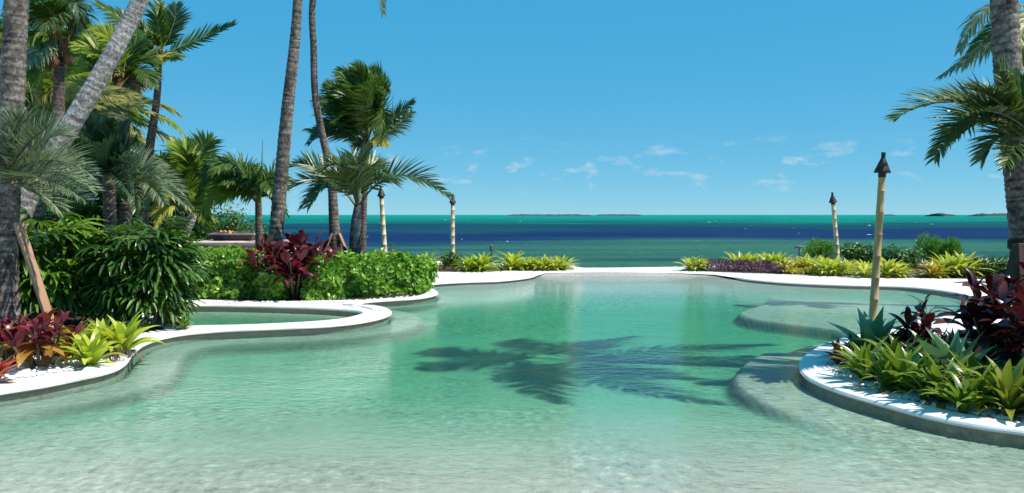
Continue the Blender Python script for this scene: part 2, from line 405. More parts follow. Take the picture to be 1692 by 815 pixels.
L(bp.outputs[0], gl.inputs['Normal']); L(bp.outputs[0], fr.inputs['Normal'])
L(fr.outputs[0], mxs.inputs[0]); L(tr.outputs[0], mxs.inputs[1]); L(gl.outputs[0], mxs.inputs[2]); L(mxs.outputs[0], o_.inputs['Surface'])
va = N('ShaderNodeVolumeAbsorption'); va.inputs['Density'].default_value = 1.0
WATER_SIGMA = (1.12, 0.18, 0.46)
dens = 1.8
va.inputs['Color'].default_value = (*[1 - s / dens for s in WATER_SIGMA], 1)
va.inputs['Density'].default_value = dens
L(va.outputs[0], o_.inputs['Volume']); M['water'] = m

# the sea: colour follows what lies under it (sand flats, seagrass band, green shallows)
SEA_Z = -1.4
m, t, N, L = newmat('sea_water')
o_ = N('ShaderNodeOutputMaterial'); b = N('ShaderNodeBsdfPrincipled'); tc = N('ShaderNodeTexCoord')
sep = N('ShaderNodeSeparateXYZ'); L(tc.outputs['Object'], sep.inputs[0])
def math_(op, a, b_=None, c=None):
    q = N('ShaderNodeMath'); q.operation = op
    for i, v in enumerate((a, b_, c)):
        if v is None: continue
        if isinstance(v, (int, float)): q.inputs[i].default_value = v
        else: L(v, q.inputs[i])
    return q.outputs[0]
lg = math_('LOGARITHM', math_('MAXIMUM', sep.outputs['Y'], 5.0), 10.0)
mps = N('ShaderNodeMapping'); mps.inputs['Scale'].default_value = (0.016, 0.022, 1); L(tc.outputs['Object'], mps.inputs['Vector'])
ns = N('ShaderNodeTexNoise'); ns.inputs['Scale'].default_value = 1; ns.inputs['Detail'].default_value = 6; L(mps.outputs[0], ns.inputs['Vector'])
xy = math_('DIVIDE', sep.outputs['X'], math_('MAXIMUM', sep.outputs['Y'], 5.0))
lg1 = math_('MULTIPLY_ADD', math_('SUBTRACT', ns.outputs['Fac'], 0.5), 0.9, lg)
lgn = math_('DIVIDE', math_('SUBTRACT', lg1, 1.5), 2.5)
def lp(y): return (math.log10(y) - 1.5) / 2.5
rs = ramp(N, [(lp(40), (0.045, 0.16, 0.09)), (lp(60), (0.045, 0.16, 0.10)), (lp(76), (0.034, 0.135, 0.11)), (lp(96), (0.010, 0.045, 0.10)),
              (lp(118), (0.006, 0.022, 0.105)), (lp(170), (0.006, 0.022, 0.105)), (lp(215), (0.006, 0.06, 0.08)), (lp(340), (0.004, 0.105, 0.09)), (lp(520), (0.002, 0.21, 0.16)), (lp(6000), (0.003, 0.25, 0.19))])
L(lgn, rs.inputs[0])
# darker streaks of weed
mpk = N('ShaderNodeMapping'); mpk.inputs['Scale'].default_value = (0.02, 0.13, 1); L(tc.outputs['Object'], mpk.inputs['Vector'])
nk = N('ShaderNodeTexNoise'); nk.inputs['Scale'].default_value = 1; nk.inputs['Detail'].default_value = 7; nk.inputs['Roughness'].default_value = 0.6; L(mpk.outputs[0], nk.inputs['Vector'])
nk2 = N('ShaderNodeTexNoise'); nk2.inputs['Scale'].default_value = 0.16; nk2.inputs['Detail'].default_value = 8; nk2.inputs['Roughness'].default_value = 0.65; L(mpk.outputs[0], nk2.inputs['Vector'])
nks = N('ShaderNodeMath'); nks.operation = 'ADD'; L(nk.outputs['Fac'], nks.inputs[0]); L(nk2.outputs['Fac'], nks.inputs[1])
nkh = N('ShaderNodeMath'); nkh.operation = 'MULTIPLY'; nkh.inputs[1].default_value = 0.5; L(nks.outputs[0], nkh.inputs[0])
rk = ramp(N, [(0.40, (0.42, 0.52, 0.72)), (0.5, (1, 1, 1)), (0.60, (1.45, 1.35, 1.12))]); L(nkh.outputs[0], rk.inputs[0])
mk1 = N('ShaderNodeMix'); mk1.data_type = 'RGBA'; mk1.blend_type = 'MULTIPLY'; mk1.inputs['Factor'].default_value = 1
L(rs.outputs[0], mk1.inputs['A']); L(rk.outputs[0], mk1.inputs['B'])
# whitecaps
mpw = N('ShaderNodeMapping'); mpw.inputs['Scale'].default_value = (0.16, 0.07, 1); L(tc.outputs['Object'], mpw.inputs['Vector'])
nw = N('ShaderNodeTexNoise'); nw.inputs['Scale'].default_value = 1; nw.inputs['Detail'].default_value = 3; nw.inputs['Roughness'].default_value = 0.6; L(mpw.outputs[0], nw.inputs['Vector'])
rw = ramp(N, [(0.735, (0, 0, 0)), (0.775, (1, 1, 1))]); L(nw.outputs['Fac'], rw.inputs[0])
mk2 = N('ShaderNodeMix'); mk2.data_type = 'RGBA'; mk2.inputs['B'].default_value = (0.7, 0.75, 0.75, 1)
L(rw.outputs[0], mk2.inputs['Factor']); L(mk1.outputs['Result'], mk2.inputs['A'])
L(mk2.outputs['Result'], b.inputs['Base Color'])
mpb = N('ShaderNodeMapping'); mpb.inputs['Scale'].default_value = (0.5, 1.1, 1); L(tc.outputs['Object'], mpb.inputs['Vector'])
nb = N('ShaderNodeTexNoise'); nb.inputs['Scale'].default_value = 1; nb.inputs['Detail'].default_value = 6; nb.inputs['Roughness'].default_value = 0.65; L(mpb.outputs[0], nb.inputs['Vector'])
bp = N('ShaderNodeBump'); bp.inputs['Strength'].default_value = 1.0; bp.inputs['Distance'].default_value = 1.6
L(nb.outputs['Fac'], bp.inputs['Height']); L(bp.outputs[0], b.inputs['Normal'])
b.inputs['Roughness'].default_value = 0.4; b.inputs['IOR'].default_value = 1.33; b.inputs['Specular IOR Level'].default_value = 0.05
L(b.outputs[0], o_.inputs['Surface']); M['sea'] = m

# ------------------------------------------------------------------ setting: sea, terrace, pool
WZ = -0.036                         # water level of the pool (terrace top is z = 0)
sea = mk('sea', [(-40000, -300, SEA_Z), (40000, -300, SEA_Z), (40000, 45000, SEA_Z), (-40000, 45000, SEA_Z)], [(0, 1, 2, 3)], M['sea'])
struct(sea)

def gp(l, z=0.0): return [G(x, y, z) for x, y in l]
strip_a_px = [(-260, 690), (-120, 671), (0, 650), (70, 639), (130, 627), (182, 615), (208, 602), (221, 585), (245, 567), (290, 555), (355, 548),
              (440, 544), (530, 540), (590, 534), (627, 527), (646, 519), (642, 511), (618, 506), (588, 505)]
strip_a2_px = [(588, 505), (604, 500), (640, 497), (685, 494), (712, 490), (724, 485), (718, 479), (708, 474), (716, 470), (762, 467), (820, 465), (862, 461), (884, 457)]
beach_px = [(900, 452), (945, 450.5), (1000, 450), (1100, 451), (1180, 454)]
strip_b_px = [(1214, 459), (1240, 463), (1300, 468), (1400, 472), (1480, 474), (1540, 479), (1590, 487), (1614, 495), (1608, 505), (1585, 516), (1540, 529),
              (1480, 543), (1420, 554), (1378, 564), (1344, 578), (1322, 598), (1324, 617), (1350, 634), (1400, 653), (1470, 673), (1540, 691), (1620, 706), (1692, 716), (1800, 733), (1960, 760)]
SA = catmull(gp(strip_a_px), 8)
SA2 = catmull(gp(strip_a2_px), 8)
SB = catmull(gp(strip_b_px), 8)
BE = gp(beach_px)
near_shore = [Vector((5.3, 5.2, 0)), Vector((5.4, 3.2, 0)), Vector((3, 0.9, 0)), Vector((-3, 0.9, 0)), Vector((-6.0, 2.8, 0)), Vector((-6.4, 5.2, 0))]
outline = SA + SA2[1:] + BE + SB + near_shore
spa_px = [(272, 535), (300, 540), (360, 539.5), (430, 537.5), (510, 533.5), (560, 529), (590, 522.5), (598, 518.5), (585, 514.5), (540, 511), (480, 508.5), (400, 506.5), (320, 506), (275, 511), (255, 523)]
SPA = catmull(gp(spa_px), 6, closed=True)

land = [(-120, -20), (120, -20), (120, 36), (40, 35), (18, 34), (10, 32.2), (6.6, 30.0), (5.2, 28.6), (3, 28.15), (0.6, 28.1), (-0.2, 28.7), (0.3, 29.6), (-1.5, 31.5), (-4.5, 33), (-8, 35.5), (-12, 40), (-16, 52), (-24, 70), (-120, 90)]
land = [Vector((x, y, 0)) for x, y in land]
def tess(name, loops, z, mat):
    tris = tessellate_polygon([[Vector((q.x, q.y, 0)) for q in l] for l in loops])
    vs = [(q.x, q.y, z) for l in loops for q in l]
    fs = []
    for a, b_, c in tris:
        pa, pb, pc = vs[a], vs[b_], vs[c]
        cr = (pb[0] - pa[0]) * (pc[1] - pa[1]) - (pb[1] - pa[1]) * (pc[0] - pa[0])
        if abs(cr) < 1e-9: continue
        fs.append((a, b_, c) if cr > 0 else (a, c, b_))
    return mk(name, vs, fs, mat)
terrace = struct(tess('terrace_ground', [land, outline, SPA], 0.0, M['gravel']))
# seawall under the edge of the terrace
n = len(land)
vs = [(q.x, q.y, -0.003) for q in land] + [(q.x, q.y, -3.0) for q in land]
wall = mk('seawall', vs, [(i, (i + 1) % n, n + (i + 1) % n, n + i) for i in range(n)], M['seawall'])
tag(wall, 'pale limestone seawall below the outer edge of the terrace', 'seawall')

def coping(name, pts, wid, closed=False, ztop=0.022, inward=1):
    """bullnose stone edge along a shore line; section runs from the pool side outwards."""
    n = len(pts)
    sec = [(0.05, -0.75), (0.05, WZ - 0.004), (0.05, -0.026), (0.012, -0.024), (0.0, -0.016), (0.0, -0.002), (0.012, ztop - 0.008), (0.03, ztop), (wid, ztop), (wid + 0.012, -0.02)]
    vs = []; fs = []; mi = []
    for i, p in enumerate(pts):
        a = pts[(i - 1) % n] if closed else pts[max(i - 1, 0)]
        c = pts[(i + 1) % n] if closed else pts[min(i + 1, n - 1)]
        t = (c - a); t.z = 0; t.normalize()
        nrm = Vector((-t.y, t.x, 0)) * inward          # outwards from the water
        wob = 0.012 * mnoise.noise(p * 1.3)
        for u, z in sec: vs.append(tuple(p + nrm * (u + wob) + Vector((0, 0, z))))
    k = len(sec)
    rng = n if closed else n - 1
    for i in range(rng):
        j = (i + 1) % n
        for q in range(k - 1):
            f = (i * k + q, j * k + q, j * k + q + 1, i * k + q + 1)
            fs.append(f if inward > 0 else f[::-1]); mi.append(2 if q < 1 else (1 if q < 3 else 0))
    return struct(mk(name, vs, fs, None, mats=[M['coping'], M['waterline'], M['plaster']], midx=mi))
coping('pool_coping', SA, 0.30)
coping('pool_coping', SA2, 0.26, ztop=0.018)
coping('pool_coping', SB, 0.30)
coping('spa_coping', SPA, 0.24, closed=True, ztop=0.026, inward=-1)

# pool floor as a height field
def pip(px, py, poly):
    x = np.array([q.x for q in poly]); y = np.array([q.y for q in poly])
    ins = np.zeros(px.shape, bool)
    j = len(poly) - 1
    for i in range(len(poly)):
        if y[i] != y[j]:
            c = ((y[i] > py) != (y[j] > py)) & (px < (x[j] - x[i]) * (py - y[i]) / (y[j] - y[i]) + x[i])
            ins ^= c
        j = i
    return ins
def dist(px, py, pts, closed=False):
    d = np.full(px.shape, 1e9)
    m_ = len(pts) if closed else len(pts) - 1
    for i in range(m_):
        a, b_ = pts[i], pts[(i + 1) % len(pts)]
        vx, vy = b_.x - a.x, b_.y - a.y
        l2 = vx * vx + vy * vy + 1e-12
        t = np.clip(((px - a.x) * vx + (py - a.y) * vy) / l2, 0, 1)
        d = np.minimum(d, (px - a.x - t * vx) ** 2 + (py - a.y - t * vy) ** 2)
    return np.sqrt(d)
def sstep(a, b_, x):
    t = np.clip((x - a) / (b_ - a), 0, 1)
    return t * t * (3 - 2 * t)
gx = np.arange(-10.2, 12.6, 0.055); gy = np.arange(0.6, 28.0, 0.055)
X, Y = np.meshgrid(gx, gy)
depth_y = [0.6, 3.0, 5.4, 6.5, 8.0, 9.3, 11.0, 15.5, 17.5, 19.0, 20.5, 22.0, 24.0, 24.9, 25.7, 27.9]
depth_d = [-0.10, 0.00, 0.045, 0.085, 0.16, 0.225, 0.25, 0.25, 0.21, 0.12, 0.05, 0.03, 0.022, 0.00, -0.031, -0.031]
D = np.interp(Y, depth_y, depth_d)
lowf = np.array([[mnoise.noise(Vector((x * 0.35, y * 0.35, 3.3))) for x in gx[::6]] for y in gy[::6]])
D = D + 0.0
lf = np.repeat(np.repeat(lowf, 6, 0), 6, 1)[:len(gy), :len(gx)]
D += np.where(Y < 25, 0.0, 0)
dA = np.minimum(dist(X, Y, SA[::2]), dist(X, Y, SA2[::2] + [SA2[-1]]))
dB = dist(X, Y, SB[::2] + [SB[-1]])
inside = pip(X, Y, outline)
stepw = np.where(Y < 16.8, 0.50, 0.2)
stepw = np.where((X < -5.2) & (Y < 9.6), 0.35, stepw)
k = 1 - sstep(0, 0.13, dA - stepw)
edge_dark = np.exp(-((dA - stepw - 0.065) / 0.06) ** 2) * sstep(0.05, 0.13, D - 0.065)
D = D * (1 - k) + np.minimum(D, 0.085) * k
stepb = np.where(Y < 11.5, 0.66, np.where(Y < 14, 0.4, 0.2))
k = 1 - sstep(0, 0.13, dB - stepb)
edge_dark = np.maximum(edge_dark, np.exp(-((dB - stepb - 0.065) / 0.06) ** 2) * sstep(0.05, 0.13, D - 0.065))
D = D * (1 - k) + np.minimum(D, 0.085) * k
shelf_z = WZ - 0.075
shelf_px = [(1180, 458), (1222, 473), (1255, 486), (1273, 493), (1258, 503), (1230, 512), (1220, 519), (1245, 528), (1310, 537), (1380, 546), (1430, 560), (1700, 560), (1720, 470), (1400, 455)]
SHELF = catmull(gp(shelf_px, shelf_z), 5, closed=True)
ds = dist(X, Y, SHELF, True) * np.where(pip(X, Y, SHELF), -1, 1)
k = 1 - sstep(-0.04, 0.09, ds)
edge_dark = np.maximum(edge_dark, np.exp(-((ds - 0.025) / 0.06) ** 2) * sstep(0.05, 0.13, D - 0.055))
D = D * (1 - k) + np.minimum(D, 0.075) * k
insp = pip(X, Y, SPA)
dsp = dist(X, Y, SPA, True)
Dsp = 0.07 + 0.20 * sstep(0.30, 0.40, dsp)
D = np.where(insp, Dsp, D)
out_all = ~(inside | insp)
dout = np.minimum(np.minimum(dA, dB), dsp)
D = np.where(out_all & (dout < 3) & ~((Y > 24.3) & (X > 0.2) & (X < 6.9)) & (Y > 4.6), 0.7, D)
Z = WZ - D
ny, nx = X.shape
vs = np.stack([X, Y, Z], -1).reshape(-1, 3)
idx = np.arange(nx * ny).reshape(ny, nx)
fs = np.stack([idx[:-1, :-1], idx[:-1, 1:], idx[1:, 1:], idx[1:, :-1]], -1).reshape(-1, 4)
fm = out_all[:-1, :-1] & out_all[1:, 1:] & (dout[:-1, :-1] > 0.4)
fs = fs[~fm.ravel()]
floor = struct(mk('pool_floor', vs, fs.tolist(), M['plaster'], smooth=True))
at_ = floor.data.attributes.new('edge_band', 'FLOAT', 'POINT')       # darker band along the submerged step edges
at_.data.foreach_set('value', edge_dark.ravel().astype(np.float32))
# pool water: one closed body of clear absorbing water (its rim lies hidden in the terrace)
wx0, wx1, wy0, wy1 = -10.1, 12.4, 0.7, 27.6
vs = [(x, y, z) for z in (-1.1, WZ) for x, y in ((wx0, wy0), (wx1, wy0), (wx1, wy1), (wx0, wy1))]
water = struct(mk('pool_water', vs, [(0, 3, 2, 1), (4, 5, 6, 7), (0, 1, 5, 4), (1, 2, 6, 5), (2, 3, 7, 6), (3, 0, 4, 7)], M['water']))

# planting beds (mulch) and far garden ground
def bed(name, px, z, mat=None, pts=None):
    l = pts or catmull(gp(px), 5, closed=True)
    return struct(tess(name, [l], z, mat or M['mulch']))
bed('planting_bed', [(-400, 640), (-60, 602), (60, 592), (120, 600), (180, 590), (205, 570), (226, 553), (262, 545), (300, 535), (262, 523), (262, 508), (200, 500), (-300, 500)], 0.006)
bed('planting_bed', [(1390, 600), (1372, 588), (1395, 575), (1450, 567), (1560, 556), (1640, 540), (1770, 535), (1850, 590), (1860, 690), (1760, 690), (1640, 672), (1520, 650), (1440, 630), (1400, 615)], 0.006)
bed('planting_bed', [(720, 449), (800, 447.5), (870, 446), (935, 445.3), (934, 442.6), (860, 440), (760, 438), (700, 440)], 0.006)
bed('planting_bed', [(1135, 447), (1200, 450), (1300, 453), (1400, 456), (1500, 459), (1600, 461), (1760, 462), (1760, 438), (1500, 439), (1250, 442), (1140, 444)], 0.006)
bed('planting_bed', None, 0.009, pts=[Vector(q) for q in ((-6.3, 17.6, 0), (-5.2, 17.2, 0), (-2.2, 17.6, 0), (-1.7, 18.2, 0), (-2.0, 20.3, 0), (-4.0, 31.5, 0), (-8, 34, 0), (-30, 60, 0), (-60, 60, 0), (-60, 16, 0), (-8.5, 15.6, 0), (-7.4, 17.4, 0))])
bed('lawn', [(1575, 467), (1640, 464), (1760, 463), (1760, 466), (1680, 468), (1620, 468.5)], 0.010, M['lawn'])

# ------------------------------------------------------------------ palm builders
def uv_trunk(name, pts, radii, mat, parent, sides=16, scar=0.05, spacing=0.07, seed=0):
    """ringed palm trunk: a tapered tube whose leaf scars are real ridges."""
    c = catmull(pts, 14)
    cum = [0.0]
    for i in range(1, len(c)): cum.append(cum[-1] + (c[i] - c[i - 1]).length)
    total = cum[-1]
    rr = np.interp(np.linspace(0, 1, len(c)), np.linspace(0, 1, len(radii)), radii)
    rg = random.Random(seed)
    ss = []; prof = []; rc = []; nr = 0
    s_ = 0.0
    while s_ < total:
        h = spacing * rg.uniform(0.45, 1.75)
        g = scar * rg.uniform(0.5, 1.4)
        ss += [s_, s_ + h * 0.22, s_ + h * 0.55]; prof += [1 + g, 1 + g * 0.5, 1 - g * 0.4]; rc += [nr, nr + 0.22, nr + 0.55]; nr += 1
        s_ += h
    ss = [q for q in ss if q < total]; prof = prof[:len(ss)]
    vs = []; uv = []
    cx = np.array([[q.x, q.y, q.z] for q in c])
    px = np.stack([np.interp(ss, cum, cx[:, a]) for a in range(3)], -1)
    pr = np.interp(ss, cum, rr)
    for i in range(len(ss)):
        a = px[max(i - 2, 0)]; b_ = px[min(i + 2, len(ss) - 1)]
        t = Vector(b_ - a).normalized()
        u = Vector((0, 1, 0)).cross(t).normalized()
        v = t.cross(u)
        for k in range(sides + 1):
            an = 2 * math.pi * k / sides
            kk = k % sides
            lump = 1 + 0.022 * mnoise.noise(Vector((math.cos(an) * 1.5, math.sin(an) * 1.5, ss[i] * 4 + seed)))
            tilt = 0.012 * math.sin(an + ss[i] * 3 + seed)
            vs.append(tuple(Vector(px[i]) + t * tilt + (u * math.cos(an) + v * math.sin(an)) * pr[i] * prof[i] * lump))
            uv.append((k / sides * 3.0, rc[i]))
    w_ = sides + 1
    fs = [(i * w_ + k, i * w_ + k + 1, (i + 1) * w_ + k + 1, (i + 1) * w_ + k) for i in range(len(ss) - 1) for k in range(sides)]
    return mk(name, vs, fs, mat, parent, smooth=True, uv=uv)

STY = dict(
    coconut=dict(n=44, ll=0.25, lw=0.042, ang=58, v=0.12, droop=0.75, start=0.16),
    phoenix=dict(n=46, ll=0.20, lw=0.032, ang=50, v=0.45, droop=0.12, start=0.14),
    stiff=dict(n=44, ll=0.21, lw=0.034, ang=52, v=0.30, droop=0.22, start=0.20),
)
def frond(parent, p0, pm, p2, style='coconut', mat='coconut', wind=(0, 0, 0), rad=0.022, seed=None, n=None, ll=None, droop=None, up=None, rmat=None, lw=None, tipcol=None):
    """one feather leaf: arching stalk from p0 through pm to p2 and two rows of folded leaflets."""
    st = STY[style]
    rg = random.Random(seed if seed is not None else hash((round(p0.x, 3), round(p2.x, 3), round(p2.z, 3))))
    c = pm * 2 - (p0 + p2) * 0.5
    def B(t): return p0 * (1 - t) ** 2 + c * (2 * t * (1 - t)) + p2 * t * t
    def dB_(t): return ((c - p0) * (2 * (1 - t)) + (p2 - c) * (2 * t)).normalized()
    Ln = sum((B((i + 1) / 12) - B(i / 12)).length for i in range(12))
    mb = MB()
    pts = [B(i / 14) for i in range(15)]
    mb.tube(pts, [rad * (1 - 0.85 * i / 14) for i in range(15)], 5, False)
    nst = len(mb.f)
    wv = Vector(wind)
    n = n or st['n']
    base_l = (ll if ll else st['ll'] * Ln)
    dr = st['droop'] if droop is None else droop
    lw = lw or st['lw']
    upv = Vector(up) if up else Vector((0, 0, 1))
    for i in range(n):
        t = st['start'] + (1 - st['start']) * (i + 0.5) / n
        tan = dB_(t)
        side0 = tan.cross(upv)
        if side0.length < 0.15: side0 = tan.cross(Vector((0.4, 0.9, 0.1)))
        side0.normalize()
        nrm = side0.cross(tan).normalized()
        u = (t - st['start']) / (1 - st['start'])
        prof = (0.45 + 0.55 * math.sin(math.pi * min(1, u * 1.25 + 0.12) * 0.8)) * (1 - 0.55 * max(0, u - 0.6) / 0.4)
        ang = R(st['ang'] * (1 - 0.55 * u) + rg.uniform(-7, 7))
        for sgn in (-1, 1):
            tt = t + rg.uniform(-0.5, 0.5) / n
            p = B(min(1, max(0, tt)))
            d = (side0 * sgn * math.sin(ang) + tan * math.cos(ang) + nrm * (st['v'] + rg.uniform(-0.13, 0.13))).normalized()
            l_ = base_l * prof * rg.uniform(0.85, 1.12)
            if rg.random() < 0.03: continue
            wd = d.cross(nrm)
            if wd.length < 1e-3: continue
            wd.normalize()
            wd = (wd + nrm * rg.uniform(-0.5, 0.5)).normalized()
            ns = 3
            q = p.copy(); dd = d.copy()
            b = len(mb.v)
            for s in range(ns):
                hw = lw * 0.5 * (0.7, 1.0, 0.62)[s]
                mb.v.append(q - wd * hw); mb.v.append(q + wd * hw)
                dd = (dd + (Vector((0, 0, -1)) * dr * 0.5 * (s + 0.5) / ns * 1.4 + wv * (s + 0.6) / ns)).normalized()
                q = q + dd * (l_ / ns)
            mb.v.append(q)
            for s in range(ns - 1): mb.f.append((b + 2 * s, b + 2 * s + 1, b + 2 * s + 3, b + 2 * s + 2))
            mb.f.append((b + 2 * ns - 2, b + 2 * ns - 1, b + 2 * ns))
    o = mk('frond', [tuple(q) for q in mb.v], mb.f, None, parent, mats=[M[mat], M[rmat or 'rachis']], midx=[1] * nst + [0] * (len(mb.f) - nst))
    return o

def crown(parent, c, n, L_, seed, style='coconut', mats=('coconut',), els=(75, -35), wind=(0, 0, 0), skip=None, rad=0.024, sag=0.35, nl=None, **kw):
    """spread of fronds round a crown centre; young ones upright, old ones hanging."""
    rg = random.Random(seed)
    for i in range(n):
        az = i * 137.5 + rg.uniform(-18, 18)
        if skip and skip(az % 360): continue
        f = (i + 0.5) / n
        el = els[0] + (els[1] - els[0]) * f + rg.uniform(-8, 8)
        l_ = L_ * rg.uniform(0.85, 1.1)
        d = Vector((math.cos(R(az)) * math.cos(R(el)), math.sin(R(az)) * math.cos(R(el)), math.sin(R(el))))
        h = Vector((d.x, d.y, 0))
        wv = Vector(wind)
        pm = c + d * l_ * 0.5 + Vector((0, 0, -1)) * sag * l_ * 0.12 + wv * l_ * 0.15
        tip = c + d * l_ * 0.82 + Vector((0, 0, -1)) * sag * l_ * (0.55 + 0.4 * h.length) + h * 0.1 * l_ + wv * l_ * 0.55
        frond(parent, c + d * 0.08, pm, tip, style, mats[i % len(mats)], wind=tuple(wv * 0.6), rad=rad, seed=seed * 100 + i, n=nl, **kw)

def fpx(parent, cpx, Yc, mid, tip, dy=0.0, **kw):
    """frond placed by photo directions at the depth of its own crown; dy leans the tip in depth."""
    p0 = P(cpx[0], cpx[1], Yc)
    pm = P(mid[0], mid[1], Yc + dy * 0.5)
    p2 = P(tip[0], tip[1], Yc + dy)
    kw['ll'] = kw.get('ll', 0.5) * 1.25
    kw['lw'] = kw.get('lw', 0.04) * 1.2
    kw['n'] = int(kw.get('n', 44) * 1.25)
    if 'up' not in kw: kw['up'] = (random.uniform(-0.3, 0.3), random.uniform(-1.0, -0.2), 0.75)
    return frond(parent, p0, pm, p2, **kw)

def sheath(parent, c, r=0.16, h=0.45, seed=0, mat='fibre'):
    """fibrous leaf bases bunched under the crown"""
    rg = random.Random(seed)
    mb = MB()
    for i in range(16):
        az = rg.uniform(0, 6.28); l_ = h * rg.uniform(0.6, 1.2)
        d = Vector((math.cos(az), math.sin(az), 0))
        mb.tube([c + Vector((0, 0, -h * 0.6)) + d * r * 0.3, c + d * r * 0.8 + Vector((0, 0, -0.1)), c + d * r * 1.3 + Vector((0, 0, l_ * 0.4))], [0.035, 0.045, 0.012], 5, True)
    return mb.build('leaf_sheath', M[mat], parent)

def coconuts(parent, c, n, seed):
    rg = random.Random(seed)
    for i in range(n):
        az = rg.uniform(0, 6.28)
        q = c + Vector((math.cos(az) * 0.2, math.sin(az) * 0.2, -0.18 - rg.uniform(0, 0.2)))
        mb = MB()
        mb.tube([q + Vector((0, 0, -0.13)), q + Vector((0, 0, -0.09)), q, q + Vector((0, 0, 0.08)), q + Vector((0, 0, 0.13))], [0.02, 0.075, 0.1, 0.07, 0.015], 8)
        mb.build('coconut', M['fibre'], parent, smooth=True)

def prop(a, b_, mat, label, w_=0.14, t_=0.05, group=None):
    """timber prop leaning on a palm: a plank with bevelled ends"""
    a, b_ = Vector(a), Vector(b_)
    d = (b_ - a)
    l_ = d.length
    rot = d.to_track_quat('Z', 'Y').to_matrix()
    bm = bmesh.new()
    bmesh.ops.create_cube(bm, size=1.0)
    bmesh.ops.scale(bm, vec=(w_, t_, l_), verts=bm.verts)
    bmesh.ops.bevel(bm, geom=bm.edges[:], offset=0.006, segments=1, affect='EDGES')
    bmesh.ops.transform(bm, matrix=Matrix.Translation(Vector((0, 0, l_ / 2))), verts=bm.verts)
    me = bpy.data.meshes.new('timber_prop'); bm.to_mesh(me); bm.free()
    me.materials.append(M[mat])
    o = bpy.data.objects.new('timber_prop', me); COL.objects.link(o)
    o.location = a; o.rotation_euler = rot.to_euler()
    return tag(o, label, 'tree prop', group)

def straps(parent, c, r, h, mat='strap'):
    mb = MB()
    mb.tube([c, c + Vector((0, 0, h * 0.1)), c + Vector((0, 0, h * 0.9)), c + Vector((0, 0, h))], [r * 1.02, r * 1.1, r * 1.1, r * 1.02], 16)
    return mb.build('strap', M[mat], parent, smooth=True)

# ------------------------------------------------------------------ palms
def palm(label, trunk_px, Yb, radii, mat, seed, base=None, ytop=None, scar=0.05, spacing=0.07, name='coconut_palm', sides=16, group=None):
    """trunk_px: photo directions from foot to crown; foot stands on the ground at depth Yb"""
    b0 = base if base is not None else Vector((P(trunk_px[0][0], 400, Yb).x, Yb, 0))
    n_ = len(trunk_px)
    pts = [b0 + Vector((0, 0, -0.05))]
    for i, (x, y) in enumerate(trunk_px[1:], 1):
        yy = Yb + ((ytop - Yb) * i / (n_ - 1) if ytop else 0)
        pts.append(P(x, y, yy))
    t = thing(name, b0, label, 'palm tree', group)
    uv_trunk('trunk', pts, radii, M[mat], t, sides, scar, spacing, seed)
    return t, pts[-1]

# A: thick ringed trunk at the edge of the bed with the timber prop
pa, top = palm('thick rough-barked palm trunk rising beside the red cordyline with a timber prop against it', [(6, 0), (8, 420), (14, 290), (20, 160), (27, 0), (36, -250), (44, -480)], 12.3,
               [0.21, 0.17, 0.162, 0.158, 0.155, 0.145, 0.13], 'trunk', 1, spacing=0.105, scar=0.055)
crown(pa, top, 12, 3.0, 11, els=(70, -10))
# B: smooth pale leaning trunk
pb_, top = palm('smooth pale grey palm trunk leaning steeply over the silver palms', [(-22, 0), (30, 360), (98, 240), (170, 118), (232, 0), (345, -230), (410, -420)], 14.0,
                [0.21, 0.18, 0.16, 0.14, 0.125, 0.115, 0.105], 'trunk_pale', 2, spacing=0.09, scar=0.03)
crown(pb_, top, 12, 2.8, 12, els=(72, -5))
# L: tall trunk rising behind the burgundy cordyline
pl_, top = palm('tall dark grey palm trunk rising straight out of the burgundy cordyline between the hedges', [(449, 0), (455, 400), (464, 300), (474, 190), (486, 80), (492, 0), (497, -150), (500, -300)], 19.3,
                [0.20, 0.16, 0.145, 0.135, 0.115, 0.10, 0.095, 0.09], 'trunk', 3, spacing=0.10, scar=0.05)
crown(pl_, top, 12, 3.0, 13, els=(72, -5))
prop(P(437, 462, 19.0), P(448, 388, 19.2), 'plank', 'stained timber prop at the foot of the tall trunk beside the burgundy cordyline', 0.17, 0.06)
# M: slimmer S-curved trunk
pm_, top = palm('slender S-curved palm trunk braced by two short timber props behind the hedge', [(556, 0), (552, 370), (547, 290), (533, 225), (521, 160), (518, 80), (517, 0), (540, -110), (566, -190)], 24.5,
                [0.22, 0.145, 0.112, 0.10, 0.095, 0.09, 0.088, 0.085, 0.08], 'trunk_brown', 4, spacing=0.09, scar=0.035)
fpx(pm_, (566, -190), 24.5, (610, -110), (634, 22), dy=-0.5, style='coconut', mat='silver', droop=0.9)
fpx(pm_, (566, -190), 24.5, (500, -260), (440, -190), style='coconut', mat='coconut')
fpx(pm_, (566, -190), 24.5, (600, -270), (690, -210), style='coconut', mat='coconut')
crown(pm_, top, 10, 2.6, 14, els=(75, 10))
prop(Vector((P(529, 400, 24.3).x, 24.3, 0.35)), P(548, 386, 24.4), 'plank', 'short timber prop leaning on the slender curved trunk, on the burgundy cordyline side', 0.13, 0.06)
prop(Vector((P(580, 400, 24.3).x, 24.3, 0.35)), P(560, 386, 24.4), 'plank', 'short timber prop leaning on the slender curved trunk, on the short feather palm side', 0.13, 0.06)

